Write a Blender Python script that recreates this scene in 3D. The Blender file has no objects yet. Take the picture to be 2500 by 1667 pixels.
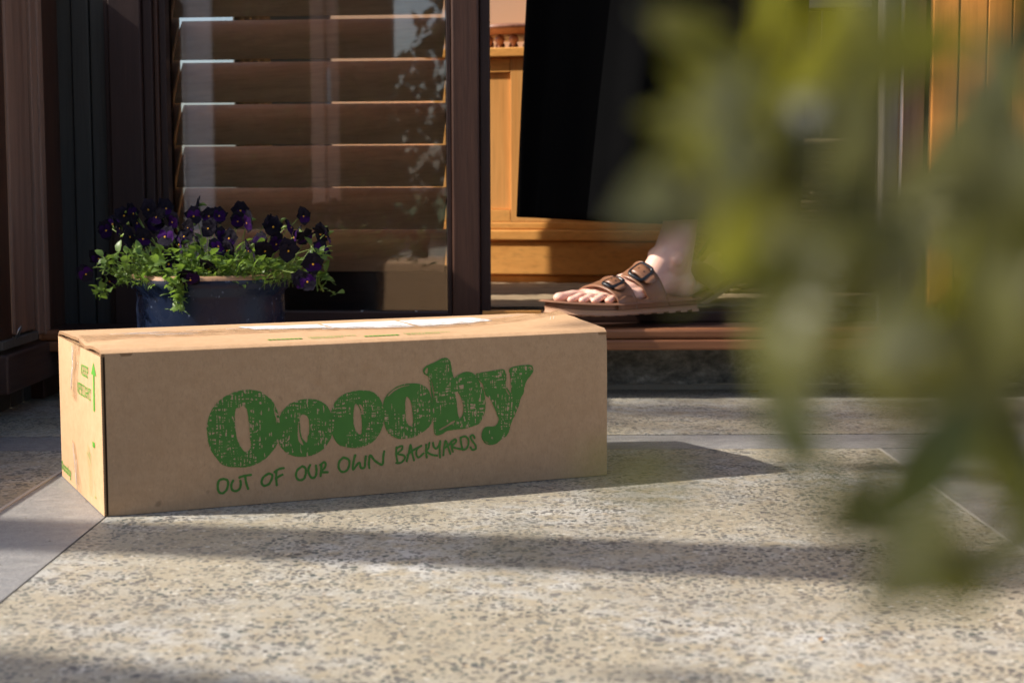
import bpy, bmesh, math, random
import numpy as np
from mathutils import Vector, Matrix, noise as mnoise
random.seed(7); rng=np.random.default_rng(7)
S=bpy.context.scene; C=S.collection
R=math.radians
# ---------------------------------------------------------------- camera, light, exposure
CAM_H=0.30989; PITCH=R(5.3508); ROLL=-0.003115; FPX=4038.0
FW=Vector((0,math.cos(PITCH),-math.sin(PITCH))); U0=Vector((0,math.sin(PITCH),math.cos(PITCH))); R0=Vector((1,0,0))
RT=R0*math.cos(ROLL)+U0*math.sin(ROLL); UP=U0*math.cos(ROLL)-R0*math.sin(ROLL)
cd=bpy.data.cameras.new('camera'); cam=bpy.data.objects.new('camera',cd); C.objects.link(cam); S.camera=cam
m=Matrix((RT,UP,-FW)).transposed().to_4x4(); m.translation=Vector((0,0,CAM_H)); cam.matrix_world=m
cd.sensor_width=36; cd.lens=FPX/2500*36; cd.clip_start=.01; cd.clip_end=500
cd.dof.use_dof=True; cd.dof.focus_distance=1.85; cd.dof.aperture_fstop=9.5; cd.dof.aperture_blades=9
SUNV=Vector((-1.28,-.12,1)).normalized()
EL=math.asin(SUNV.z); AZ=math.atan2(SUNV.x,SUNV.y)
w=bpy.data.worlds.new('World'); S.world=w; w.use_nodes=True
nt=w.node_tree; sk=nt.nodes.new('ShaderNodeTexSky'); sk.sky_type='NISHITA'; sk.sun_disc=False
sk.sun_elevation=EL; sk.sun_rotation=AZ; sk.air_density=.75; sk.dust_density=2.5; sk.ozone_density=.3
nt.links.new(sk.outputs[0],nt.nodes['Background'].inputs[0]); nt.nodes['Background'].inputs[1].default_value=.128
sd=bpy.data.lights.new('sun','SUN'); sun=bpy.data.objects.new('sun',sd); C.objects.link(sun)
sd.energy=4.5; sd.angle=R(.53); sd.color=(1,.945,.86); sun.rotation_euler=SUNV.to_track_quat('Z','Y').to_euler()
sun.location=(-3,-.4,3)
S.view_settings.view_transform='Standard'; S.view_settings.look='None'; S.view_settings.gamma=1
S.view_settings.exposure=.75; S.view_settings.use_curve_mapping=False
S.render.engine='CYCLES'

# ---------------------------------------------------------------- materials
def mat(name,base=(.5,.5,.5),rough=.6,spec=.5,metal=0):
    m=bpy.data.materials.new(name); m.use_nodes=True
    b=m.node_tree.nodes['Principled BSDF']; b.inputs['Base Color'].default_value=(*base,1)
    b.inputs['Roughness'].default_value=rough; b.inputs['Metallic'].default_value=metal
    b.inputs['Specular IOR Level'].default_value=spec
    return m,m.node_tree,b
class N:
    def __init__(s,nt): s.nt=nt
    def n(s,t,**k):
        x=s.nt.nodes.new(t)
        for a,v in k.items(): setattr(x,a,v)
        return x
    def l(s,a,b): s.nt.links.new(a,b)
    def coord(s,scale=(1,1,1),kind='Object',rot=(0,0,0)):
        c=s.n('ShaderNodeTexCoord'); mp=s.n('ShaderNodeMapping'); mp.inputs['Scale'].default_value=scale; mp.inputs['Rotation'].default_value=rot
        s.l(c.outputs[kind],mp.inputs[0]); return mp.outputs[0]
    def pos(s,scale=(1,1,1)):
        c=s.n('ShaderNodeNewGeometry'); mp=s.n('ShaderNodeMapping'); mp.inputs['Scale'].default_value=scale
        s.l(c.outputs['Position'],mp.inputs[0]); return mp.outputs[0]
    def noise(s,v,scale,detail=4,rough=.55,dist=0):
        x=s.n('ShaderNodeTexNoise'); x.inputs['Scale'].default_value=scale; x.inputs['Detail'].default_value=detail
        x.inputs['Roughness'].default_value=rough; x.inputs['Distortion'].default_value=dist
        if v is not None: s.l(v,x.inputs['Vector'])
        return x.outputs['Fac']
    def ramp(s,f,stops):
        x=s.n('ShaderNodeValToRGB'); e=x.color_ramp.elements
        while len(e)<len(stops): e.new(.5)
        for i,(p,c) in enumerate(stops):
            e[i].position=p; e[i].color=(*c,1) if len(c)==3 else c
        s.l(f,x.inputs[0]); return x.outputs[0]
    def mix(s,f,a,b,mode='MIX'):
        x=s.n('ShaderNodeMix',data_type='RGBA',blend_type=mode)
        for v,i in ((f,0),(a,6),(b,7)):
            if hasattr(v,'is_linked') or hasattr(v,'links'): s.l(v,x.inputs[i])
            elif i==0: x.inputs[0].default_value=v
            else: x.inputs[i].default_value=(*v,1)
        return x.outputs[2]
    def math(s,op,a,b=0,clamp=False):
        x=s.n('ShaderNodeMath',operation=op,use_clamp=clamp)
        for v,i in ((a,0),(b,1)):
            if hasattr(v,'links'): s.l(v,x.inputs[i])
            else: x.inputs[i].default_value=v
        return x.outputs[0]
    def bump(s,b,h,strength=.3,dist=.001):
        x=s.n('ShaderNodeBump'); x.inputs['Strength'].default_value=strength; x.inputs['Distance'].default_value=dist
        s.l(h,x.inputs['Height']); s.l(x.outputs[0],b.inputs['Normal'])
G3=lambda v:(v,v,v)

def aggregate_mat(name,tint=1.0):
    m,nt,b=mat(name,rough=.5,spec=.35); k=N(nt); P=k.pos()
    # warp
    nz=k.n('ShaderNodeTexNoise'); nz.inputs['Scale'].default_value=120; nz.inputs['Detail'].default_value=2; k.l(P,nz.inputs['Vector'])
    vm=k.n('ShaderNodeVectorMath',operation='MULTIPLY_ADD'); k.l(nz.outputs['Color'],vm.inputs[0]); vm.inputs[1].default_value=(.006,.006,.006); k.l(P,vm.inputs[2])
    def chips(scale,lo,hi,keep):
        v=k.n('ShaderNodeTexVoronoi',feature='F1'); v.inputs['Scale'].default_value=scale; k.l(vm.outputs[0],v.inputs['Vector'])
        e=k.n('ShaderNodeTexVoronoi',feature='DISTANCE_TO_EDGE'); e.inputs['Scale'].default_value=scale; k.l(vm.outputs[0],e.inputs['Vector'])
        sep=k.n('ShaderNodeSeparateColor'); k.l(v.outputs['Color'],sep.inputs[0])
        pick=k.math('LESS_THAN',sep.outputs[0],keep)
        thr=k.math('MULTIPLY_ADD',sep.outputs[1],hi-lo); nt.nodes[-1].inputs[2].default_value=lo
        inside=k.math('GREATER_THAN',e.outputs['Distance'],thr)
        return k.math('MULTIPLY',inside,pick),sep.outputs[2],sep.outputs[0]
    big=k.noise(P,5,3,.5); mid=k.noise(P,38,3,.6); fine=k.noise(P,900,3,.7)
    base=k.ramp(big,[(.3,(.31,.27,.195)),(.43,(.39,.345,.255)),(.55,(.39,.375,.33)),(.68,(.52,.505,.465))])
    base=k.mix(k.ramp(mid,[(.4,G3(0)),(.65,G3(1))]),base,(.36,.305,.21))
    base=k.mix(k.ramp(fine,[(.35,G3(.0)),(.7,G3(.35))]),base,(.30,.26,.2))
    c1,cc1,_=chips(160,.09,.30,.76); c2,cc2,_=chips(340,.10,.30,.60); c3,cc3,_=chips(210,.12,.3,.22); c4,cc4,_=chips(88,.16,.34,.17)
    d=k.ramp(cc1,[(0,(.045,.044,.045)),(.35,(.095,.088,.083)),(.6,(.07,.085,.076)),(.85,(.14,.125,.105)),(1,(.17,.125,.08))])
    d2=k.ramp(cc2,[(0,(.13,.12,.11)),(.6,(.22,.21,.18)),(1,(.3,.26,.2))])
    l3=k.ramp(cc3,[(0,(.6,.52,.38)),(.7,(.62,.6,.55)),(1,(.5,.33,.16))])
    col=k.mix(k.math('MULTIPLY',c3,.6),base,l3)
    dens=k.ramp(k.noise(P,9,2,.5),[(.38,G3(.55)),(.58,G3(1))])
    col=k.mix(k.math('MULTIPLY',k.math('MULTIPLY',c2,.75),dens),col,d2)
    col=k.mix(k.math('MULTIPLY',c1,dens),col,d)
    col=k.mix(k.math('MULTIPLY',c4,.85),col,k.ramp(cc4,[(0,(.07,.072,.075)),(.4,(.16,.145,.13)),(.7,(.11,.12,.11)),(1,(.26,.21,.15))]))
    col=k.mix(k.ramp(k.noise(P,2.3,5,.65),[(.45,G3(0)),(.68,G3(.32))]),col,(.20,.17,.13))
    # scuffs
    sc=k.noise(k.pos((60,4,1)),1.3,4,.6); col=k.mix(k.ramp(sc,[(.62,G3(0)),(.8,G3(.12))]),col,(.6,.55,.48))
    k.l(col,b.inputs['Base Color'])
    rr=k.ramp(k.noise(P,14,4,.6),[(.3,G3(.42)),(.7,G3(.68))]); k.l(rr,b.inputs['Roughness'])
    k.bump(b,k.math('ADD',k.math('MULTIPLY',fine,.6),k.math('MULTIPLY',c1,-.25)),.5,.0009)
    return m
def band_mat():
    m,nt,b=mat('honed_stone',rough=.42,spec=.6); k=N(nt); P=k.pos()
    f=k.noise(P,700,4,.75); g=k.noise(P,12,5,.65)
    col=k.mix(g,(.115,.11,.105),(.22,.21,.20))
    col=k.mix(k.ramp(f,[(.45,G3(0)),(.75,G3(.8))]),col,(.55,.52,.49))
    col=k.mix(k.ramp(k.noise(P,42,4,.7),[(.5,G3(0)),(.7,G3(.6))]),col,(.34,.32,.29))
    k.l(col,b.inputs['Base Color']); k.l(k.ramp(k.noise(P,60,4,.6),[(.3,G3(.36)),(.7,G3(.6))]),b.inputs['Roughness'])
    k.bump(b,f,.6,.0007); return m
def wood_mat(name,c1,c2,rough=.45,axis=2,scale=1,spec=.4,gr=1.0,bstr=.25):
    m,nt,b=mat(name,rough=rough,spec=spec); k=N(nt)
    s=[70*scale]*3; s[axis]=3.2*scale
    v=k.pos(tuple(s)); n1=k.noise(v,1,6,.62,.8)
    s2=[9*scale]*3; s2[axis]=.9*scale
    n2=k.noise(k.pos(tuple(s2)),1,4,.6,1.6)
    s3=[320*scale]*3; s3[axis]=12*scale
    n3=k.noise(k.pos(tuple(s3)),1,3,.6)
    f=k.math('ADD',k.math('MULTIPLY',n1,.6),k.math('MULTIPLY',n2,.4))
    col=k.ramp(f,[(.5-.16/gr,c1),(.5+.16/gr,c2)])
    col=k.mix(k.ramp(n3,[(.5,G3(0)),(.8,G3(.45))]),col,tuple(x*.45 for x in c1))
    k.l(col,b.inputs['Base Color']); k.l(k.ramp(n2,[(.3,G3(rough*.8)),(.7,G3(min(1,rough*1.35)))]),b.inputs['Roughness'])
    k.bump(b,k.math('ADD',n1,n3),bstr,.0008); return m
def speck_mat(name,base,speck,rough=.5,scale=200,amt=.5,spec=.4,bump=.2,th=(.6,.75),mott=.25):
    m,nt,b=mat(name,base,rough,spec); k=N(nt); P=k.coord()
    f=k.noise(P,scale,4,.7); g=k.noise(P,scale*.06,4,.6)
    col=k.mix(k.ramp(g,[(.3,G3(0)),(.7,G3(mott))]),base,tuple(x*.55 for x in base))
    col=k.mix(k.ramp(f,[(th[0],G3(0)),(th[1],G3(amt))]),col,speck)
    k.l(col,b.inputs['Base Color']); k.bump(b,f,bump,.0006); return m
M={}
M['agg']=aggregate_mat('exposed_aggregate'); M['band']=band_mat()
M['joint']=speck_mat('grout',(.42,.38,.33),(.2,.18,.15),.8,400)
M['dkjoint']=speck_mat('dark_grout',(.06,.055,.05),(.12,.11,.1),.9,400)
def kraft(name,tint=(1,1,1)):
    m,nt,b=mat(name,rough=.72,spec=.25); k=N(nt); P=k.coord()
    fib=k.noise(k.coord((1,1,.35)),520,4,.7); big=k.noise(P,7,4,.55); mid=k.noise(P,75,4,.7); fl=k.noise(k.coord((1,1,.03)),160,2,.5)
    c1=tuple(a*b_ for a,b_ in zip((.505,.308,.163),tint)); c2=tuple(a*b_ for a,b_ in zip((.58,.365,.205),tint))
    col=k.mix(k.ramp(mid,[(.3,G3(0)),(.7,G3(1))]),c1,c2)
    col=k.mix(k.ramp(fib,[(.5,G3(0)),(.72,G3(.35))]),col,tuple(x*.62 for x in c1))
    col=k.mix(k.ramp(k.noise(P,240,3,.7),[(.55,G3(0)),(.75,G3(.22))]),col,tuple(min(1,x*1.4) for x in c2))
    col=k.mix(k.ramp(big,[(.4,G3(0)),(.75,G3(.22))]),col,tuple(x*.7 for x in c1))
    col=k.mix(k.ramp(k.noise(P,34,1,.4),[(.76,G3(0)),(.79,G3(.5))]),col,tuple(x*.35 for x in c1))
    k.l(col,b.inputs['Base Color']); k.bump(b,k.math('ADD',k.math('ADD',mid,k.math('MULTIPLY',fl,.8)),k.math('MULTIPLY',fib,.3)),.22,.0012); return m
M['kraft']=kraft('kraft_board'); M['kraft_in']=kraft('kraft_inside',(.55,.5,.45))
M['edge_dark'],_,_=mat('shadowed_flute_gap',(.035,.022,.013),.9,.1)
M['flute']=kraft('kraft_flute',(1.25,1.25,1.2))
def ink(name,c,holes=True,sc=1):
    m,nt,b=mat(name,c,.6,.3); k=N(nt); P=k.coord()
    n=k.noise(P,60,3,.6); col=k.mix(n,tuple(x*.85 for x in c),tuple(min(1,x*1.25) for x in c))
    if holes:
        # hand-hatched print: small gaps along two crossing pen directions, in patches
        a=k.noise(k.coord((1,1,1),rot=(0,R(-14),0)),1,1); nt.nodes[-2].inputs['Scale'].default_value=(420,1,150)
        def hatch(rot,sx,sz):
            mp=k.coord((sx,0,sz),rot=(0,R(rot),0)); return k.noise(mp,1,1,.4)
        h1=hatch(-10,640,60); h2=hatch(-10,90,520); h3=hatch(-14,420,110)
        pm=k.noise(P,34,2,.5)
        g=k.math('MULTIPLY',k.math('MULTIPLY',k.math('GREATER_THAN',h1,.535),k.math('GREATER_THAN',h2,.535)),k.math('GREATER_THAN',pm,.475))
        g2=k.math('MULTIPLY',k.math('GREATER_THAN',h3,.665),k.math('GREATER_THAN',k.noise(P,22,2,.5),.50))
        gg=k.math('MAXIMUM',g,g2)
        col=k.mix(gg,col,(.50,.325,.19))
    k.l(col,b.inputs['Base Color']); return m
M['logo']=ink('green_ink_sketched',(.070,.20,.032)); M['ink']=ink('green_ink',(.070,.20,.032),False); M['ink2']=ink('green_ink_side',(.085,.30,.028),False)
M['label'],_,_=mat('white_label',(.86,.86,.87),.5,.4)
def tape_mat():
    m,nt,b=mat('clear_tape',(.50,.31,.15),.12,.6); k=N(nt); P=k.coord()
    wr=k.noise(P,90,4,.7,2.5); k.bump(b,wr,.8,.003)
    wr2=k.noise(k.coord((12,160,1)),1,3,.6,1.0)
    tr=k.n('ShaderNodeBsdfTransparent'); mx=k.n('ShaderNodeMixShader')
    k.l(k.ramp(k.noise(P,45,4,.6,2),[(.4,G3(.14)),(.6,G3(.42))]),mx.inputs[0]); k.l(tr.outputs[0],mx.inputs[1]); k.l(b.outputs[0],mx.inputs[2])
    k.l(mx.outputs[0],nt.nodes['Material Output'].inputs[0]); return m
M['tape']=tape_mat()
M['crinkle'],_,_=mat('tape_crinkle',(.9,.88,.84),.15,.8)
M['dkwood']=wood_mat('dark_stained_wood',(.036,.015,.009),(.085,.036,.021),.42,2)
M['dkwood_x']=wood_mat('dark_stained_wood_across',(.028,.013,.010),(.06,.027,.018),.42,0)
M['dkwood_y']=wood_mat('dark_stained_wood_deep',(.055,.032,.026),(.095,.055,.044),.42,1)
M['redwood']=wood_mat('red_stained_wood',(.19,.068,.027),(.34,.145,.062),.42,0,spec=.45)
M['redpost']=wood_mat('red_stained_post',(.18,.10,.068),(.31,.185,.13),.38,2,spec=.5)
M['charcoal']=wood_mat('charcoal_painted_board',(.045,.043,.036),(.066,.062,.053),.55,2)
M['blackwood']=wood_mat('black_brown_wood',(.024,.011,.009),(.046,.021,.016),.45,2)
M['louvre']=wood_mat('louvre_wood',(.55,.325,.175),(.74,.46,.255),.4,0)
M['pine']=wood_mat('varnished_pine',(.66,.29,.075),(.83,.43,.14),.34,2,.7,.45,.8,.1)
M['pine_x']=wood_mat('varnished_pine_across',(.70,.30,.07),(.86,.43,.12),.34,0,.7,.45,.8,.1)
M['pine2']=wood_mat('orange_pine_boards',(.55,.20,.035),(.80,.33,.07),.35,2,.7,.5,.8,.1)
M['oak']=wood_mat('turned_redwood',(.20,.085,.05),(.36,.17,.11),.35,2)
M['floor']=wood_mat('weathered_floor',(.19,.132,.078),(.37,.275,.17),.75,0,.55,.2,1.6,.7)
M['wall_in'],_,_=mat('peach_plaster',(.80,.58,.40),.8,.2)
M['dark_in'],_,_=mat('room_shade_paint',(.028,.024,.02),.8,.2)  # near-black colour stands for the unlit depth of the room
M['grey_in'],_,_=mat('blue_grey_panel',(.16,.16,.17),.6,.3)
M['greyjamb']=wood_mat('dusty_jamb',(.09,.075,.062),(.15,.13,.11),.5,2)
M['white'],_,_=mat('white_paint',(.88,.87,.84),.4,.5)
M['steel'],_,_=mat('brushed_steel',(.55,.55,.55),.35,.5,1)
M['black'],_,_=mat('black_plastic',(.012,.013,.016),.3,.5)
def concrete():
    m,nt,b=mat('rough_concrete',rough=.85,spec=.25); k=N(nt); P=k.pos((1,1,1.6))
    n=k.noise(P,26,8,.7,.4); n2=k.noise(P,110,6,.7)
    col=k.ramp(n,[(.30,(.08,.08,.07)),(.47,(.22,.215,.185)),(.6,(.36,.345,.29)),(.75,(.62,.6,.54))])
    col=k.mix(k.ramp(n2,[(.45,G3(0)),(.75,G3(.6))]),col,(.03,.03,.026)); k.l(col,b.inputs['Base Color'])
    k.bump(b,n2,.7,.003); return m
M['concrete']=concrete()
M['mortar']=speck_mat('mortar_lip',(.30,.27,.21),(.5,.47,.4),.8,160,.7,.2,.6)
def glaze():
    m,nt,b=mat('blue_glaze',rough=.3,spec=.35); k=N(nt); P=k.coord()
    col=k.mix(k.noise(P,14,4,.6),(.006,.010,.026),(.012,.022,.054))
    col=k.mix(k.ramp(k.noise(P,150,2,.5),[(.68,G3(0)),(.74,G3(.8))]),col,(.16,.2,.3))
    k.l(col,b.inputs['Base Color']); k.l(k.ramp(k.noise(P,30,4,.6),[(.4,G3(.2)),(.7,G3(.4))]),b.inputs['Roughness']); return m
M['glaze']=glaze(); M['rimclay']=speck_mat('bare_rim',(.42,.24,.13),(.06,.05,.05),.6,60,.8)
M['soil']=speck_mat('soil',(.03,.02,.013),(.08,.05,.03),.95,120,.6)
def leafm(name,c1,c2,tr,trc,rough=.4,nscale=30):
    m,nt,b=mat(name,rough=rough,spec=.5); k=N(nt)
    oi=k.n('ShaderNodeObjectInfo'); P=k.coord()
    col=k.mix(k.math('ADD',k.math('MULTIPLY',oi.outputs['Random'],.7),k.math('MULTIPLY',k.noise(P,nscale,3,.6),.35)),c1,c2)
    k.l(col,b.inputs['Base Color'])
    t=k.n('ShaderNodeBsdfTranslucent'); t.inputs[0].default_value=(*trc,1); mx=k.n('ShaderNodeMixShader'); mx.inputs[0].default_value=tr
    k.l(b.outputs[0],mx.inputs[1]); k.l(t.outputs[0],mx.inputs[2]); k.l(mx.outputs[0],nt.nodes['Material Output'].inputs[0]); return m
M['vleaf']=leafm('viola_leaf',(.09,.155,.03),(.20,.30,.075),.32,(.30,.48,.06))
M['vstem']=leafm('viola_stem',(.20,.28,.05),(.3,.4,.08),.2,(.4,.5,.08))
M['sleaf']=leafm('shrub_leaf',(.13,.13,.03),(.23,.23,.075),.45,(.42,.40,.03),.35)
M['sleaf_y']=leafm('shrub_leaf_young',(.14,.14,.028),(.20,.195,.045),.45,(.30,.29,.03),.35)
M['sleaf_d']=leafm('shrub_leaf_dark',(.035,.045,.012),(.07,.08,.02),.3,(.16,.17,.02),.35)
M['sleaf_p']=leafm('shrub_leaf_pale',(.20,.205,.115),(.30,.30,.18),.28,(.34,.33,.1),.6)
M['twig'],_,_=mat('twig_bark',(.07,.06,.03),.8,.2)
M['tleaf']=leafm('tree_leaf',(.035,.055,.018),(.07,.10,.03),.3,(.1,.16,.02))
M['grass']=speck_mat('lawn',(.05,.085,.02),(.1,.15,.04),.9,90,.7)
def petal(name,c1,c2,tr=.12,rough=.55):
    m,nt,b=mat(name,c1,.8,.12); k=N(nt); b.inputs['Sheen Weight'].default_value=.05; b.inputs['Sheen Roughness'].default_value=.4
    b.inputs['Sheen Tint'].default_value=(.6,.57,.65,1)
    oi=k.n('ShaderNodeObjectInfo'); k.l(k.mix(oi.outputs['Random'],c1,c2),b.inputs['Base Color']); return m
M['pet']=petal('black_petal',(.007,.005,.009),(.016,.012,.022)); M['pur']=petal('purple_petal',(.014,.002,.034),(.045,.005,.09)); M['eye'],_,_=mat('yellow_eye',(.85,.42,.02),.5,.3)
def skinm():
    m,nt,b=mat('skin',(.72,.43,.33),.42,.4); k=N(nt); P=k.coord()
    col=k.mix(k.ramp(k.noise(P,30,3,.6),[(.35,G3(0)),(.7,G3(1))]),(.76,.44,.33),(.86,.56,.44))
    k.l(col,b.inputs['Base Color']); b.inputs['Subsurface Weight'].default_value=.25; b.inputs['Subsurface Radius'].default_value=(1,.35,.2); b.inputs['Subsurface Scale'].default_value=.006
    k.bump(b,k.noise(P,600,3,.6),.15,.0005); return m
M['skin']=skinm(); M['nail'],_,_=mat('toenail',(.80,.55,.47),.25,.5)
M['eva']=speck_mat('brown_footbed',(.30,.145,.085),(.22,.10,.06),.5,300,.5,.4,.25)
M['eva2']=speck_mat('tan_outsole',(.56,.33,.21),(.36,.19,.12),.6,300,.5,.3,.25)
M['eva_s']=speck_mat('brown_strap',(.27,.125,.066),(.21,.095,.05),.36,300,.3,.5,.1)
M['cloth'],_n,_b=mat('black_wool',(.0028,.0028,.0030),.95,.02); _b.inputs['Sheen Weight'].default_value=.006
M['palepost']=wood_mat('sunlight_toned_timber',(.50,.30,.23),(.62,.40,.31),.4,2)  # pale tone stands for sunlight on faces the sun misses
M['wicker']=wood_mat('wicker',(.16,.11,.055),(.30,.22,.11),.6,0)
def glass():
    m=bpy.data.materials.new('window_glass'); m.use_nodes=True; nt=m.node_tree; k=N(nt); nt.nodes.remove(nt.nodes['Principled BSDF'])
    t=k.n('ShaderNodeBsdfTransparent'); t.inputs[0].default_value=(.97,.975,.97,1); g=k.n('ShaderNodeBsdfGlossy'); g.inputs['Roughness'].default_value=.0
    f=k.n('ShaderNodeFresnel'); f.inputs[0].default_value=1.68; mx=k.n('ShaderNodeMixShader')
    k.l(f.outputs[0],mx.inputs[0]); k.l(t.outputs[0],mx.inputs[1]); k.l(g.outputs[0],mx.inputs[2]); k.l(mx.outputs[0],nt.nodes['Material Output'].inputs[0]); return m
M['glass']=glass()

# ---------------------------------------------------------------- builders
class MB:
    def __init__(s): s.v=[]; s.f=[]; s.m=[]
    def add(s,vs,fs,mi=0):
        o=len(s.v); s.v+=[tuple(p) for p in vs]; s.f+=[tuple(i+o for i in f) for f in fs]; s.m+=[mi]*len(fs); return s
    def box(s,x0,x1,y0,y1,z0,z1,mi=0,T=None,ch=0):
        c=[(x,y,z) for z in (z0,z1) for y in (y0,y1) for x in (x0,x1)]
        if T is not None: c=[tuple(T@Vector(p)) for p in c]
        return s.add(c,[(0,2,3,1),(4,5,7,6),(0,1,5,4),(2,6,7,3),(0,4,6,2),(1,3,7,5)],mi)
    def tube(s,pts,r,n=8,mi=0,cap=True,prof=None):
        pts=[Vector(p) for p in pts]; rs=r if hasattr(r,'__len__') else [r]*len(pts)
        vs=[];nrm=None
        for i,p in enumerate(pts):
            t=(pts[min(i+1,len(pts)-1)]-pts[max(i-1,0)]); t=t.normalized() if t.length>0 else Vector((0,0,1))
            if nrm is None: nrm=t.orthogonal().normalized()
            nrm=(nrm-t*nrm.dot(t)); nrm=nrm.normalized() if nrm.length>1e-9 else t.orthogonal().normalized()
            bn=t.cross(nrm)
            for k in range(n):
                a=2*math.pi*k/n; vs.append(p+(nrm*math.cos(a)+bn*math.sin(a))*rs[i])
        fs=[(i*n+k,i*n+(k+1)%n,(i+1)*n+(k+1)%n,(i+1)*n+k) for i in range(len(pts)-1) for k in range(n)]
        if cap: fs+=[tuple(range(n-1,-1,-1)),tuple((len(pts)-1)*n+k for k in range(n))]
        return s.add(vs,fs,mi)
    def lathe(s,prof,n=40,mi=0,c=(0,0),closed=False):
        vs=[(c[0]+r*math.cos(2*math.pi*k/n),c[1]+r*math.sin(2*math.pi*k/n),z) for r,z in prof for k in range(n)]
        fs=[(i*n+k,i*n+(k+1)%n,(i+1)*n+(k+1)%n,(i+1)*n+k) for i in range(len(prof)-1) for k in range(n)]
        return s.add(vs,fs,mi)
def link(o,parent=None):
    C.objects.link(o)
    if parent is not None: o.parent=parent
    return o
def build(mb,name,mats,parent=None,smooth=False,bevel=0,auto=None,**tags):
    me=bpy.data.meshes.new(name); me.from_pydata(mb.v,[],mb.f)
    if not isinstance(mats,(list,tuple)): mats=[mats]
    for x in mats: me.materials.append(x)
    me.polygons.foreach_set('material_index',mb.m)
    if smooth: me.polygons.foreach_set('use_smooth',[True]*len(mb.f))
    me.update(); o=bpy.data.objects.new(name,me); link(o,parent)
    if bevel:
        b=o.modifiers.new('bevel','BEVEL'); b.width=bevel; b.segments=2; b.limit_method='ANGLE'
    for k_,v_ in tags.items(): o[k_]=v_
    return o
def empty(name,label,cat,loc=(0,0,0),rz=0,group=None,kind=None):
    o=bpy.data.objects.new(name,None); C.objects.link(o); o.location=loc; o.rotation_euler=(0,0,rz); o.empty_display_size=.05
    o['label']=label; o['category']=cat
    if group: o['group']=group
    return o
def bx(name,x0,x1,y0,y1,z0,z1,m,parent=None,bevel=.002,**t):
    return build(MB().box(x0,x1,y0,y1,z0,z1),name,m,parent,bevel=bevel,**t)
def struct(o): o['kind']='structure'; return o
def inst(src,parent,loc,rot,scale=1,name=None,mtx=None):
    o=src.copy(); C.objects.link(o); o.parent=parent
    if mtx is not None: o.matrix_basis=mtx
    else:
        o.location=loc; o.rotation_euler=rot; o.scale=(scale,)*3 if not hasattr(scale,'__len__') else scale
    return o
def PX(px,py,Y):
    d=FW+RT*((px-1250)/FPX)+UP*((833.5-py)/FPX); return Vector((0,0,CAM_H))+d*(Y/d.y)
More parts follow.
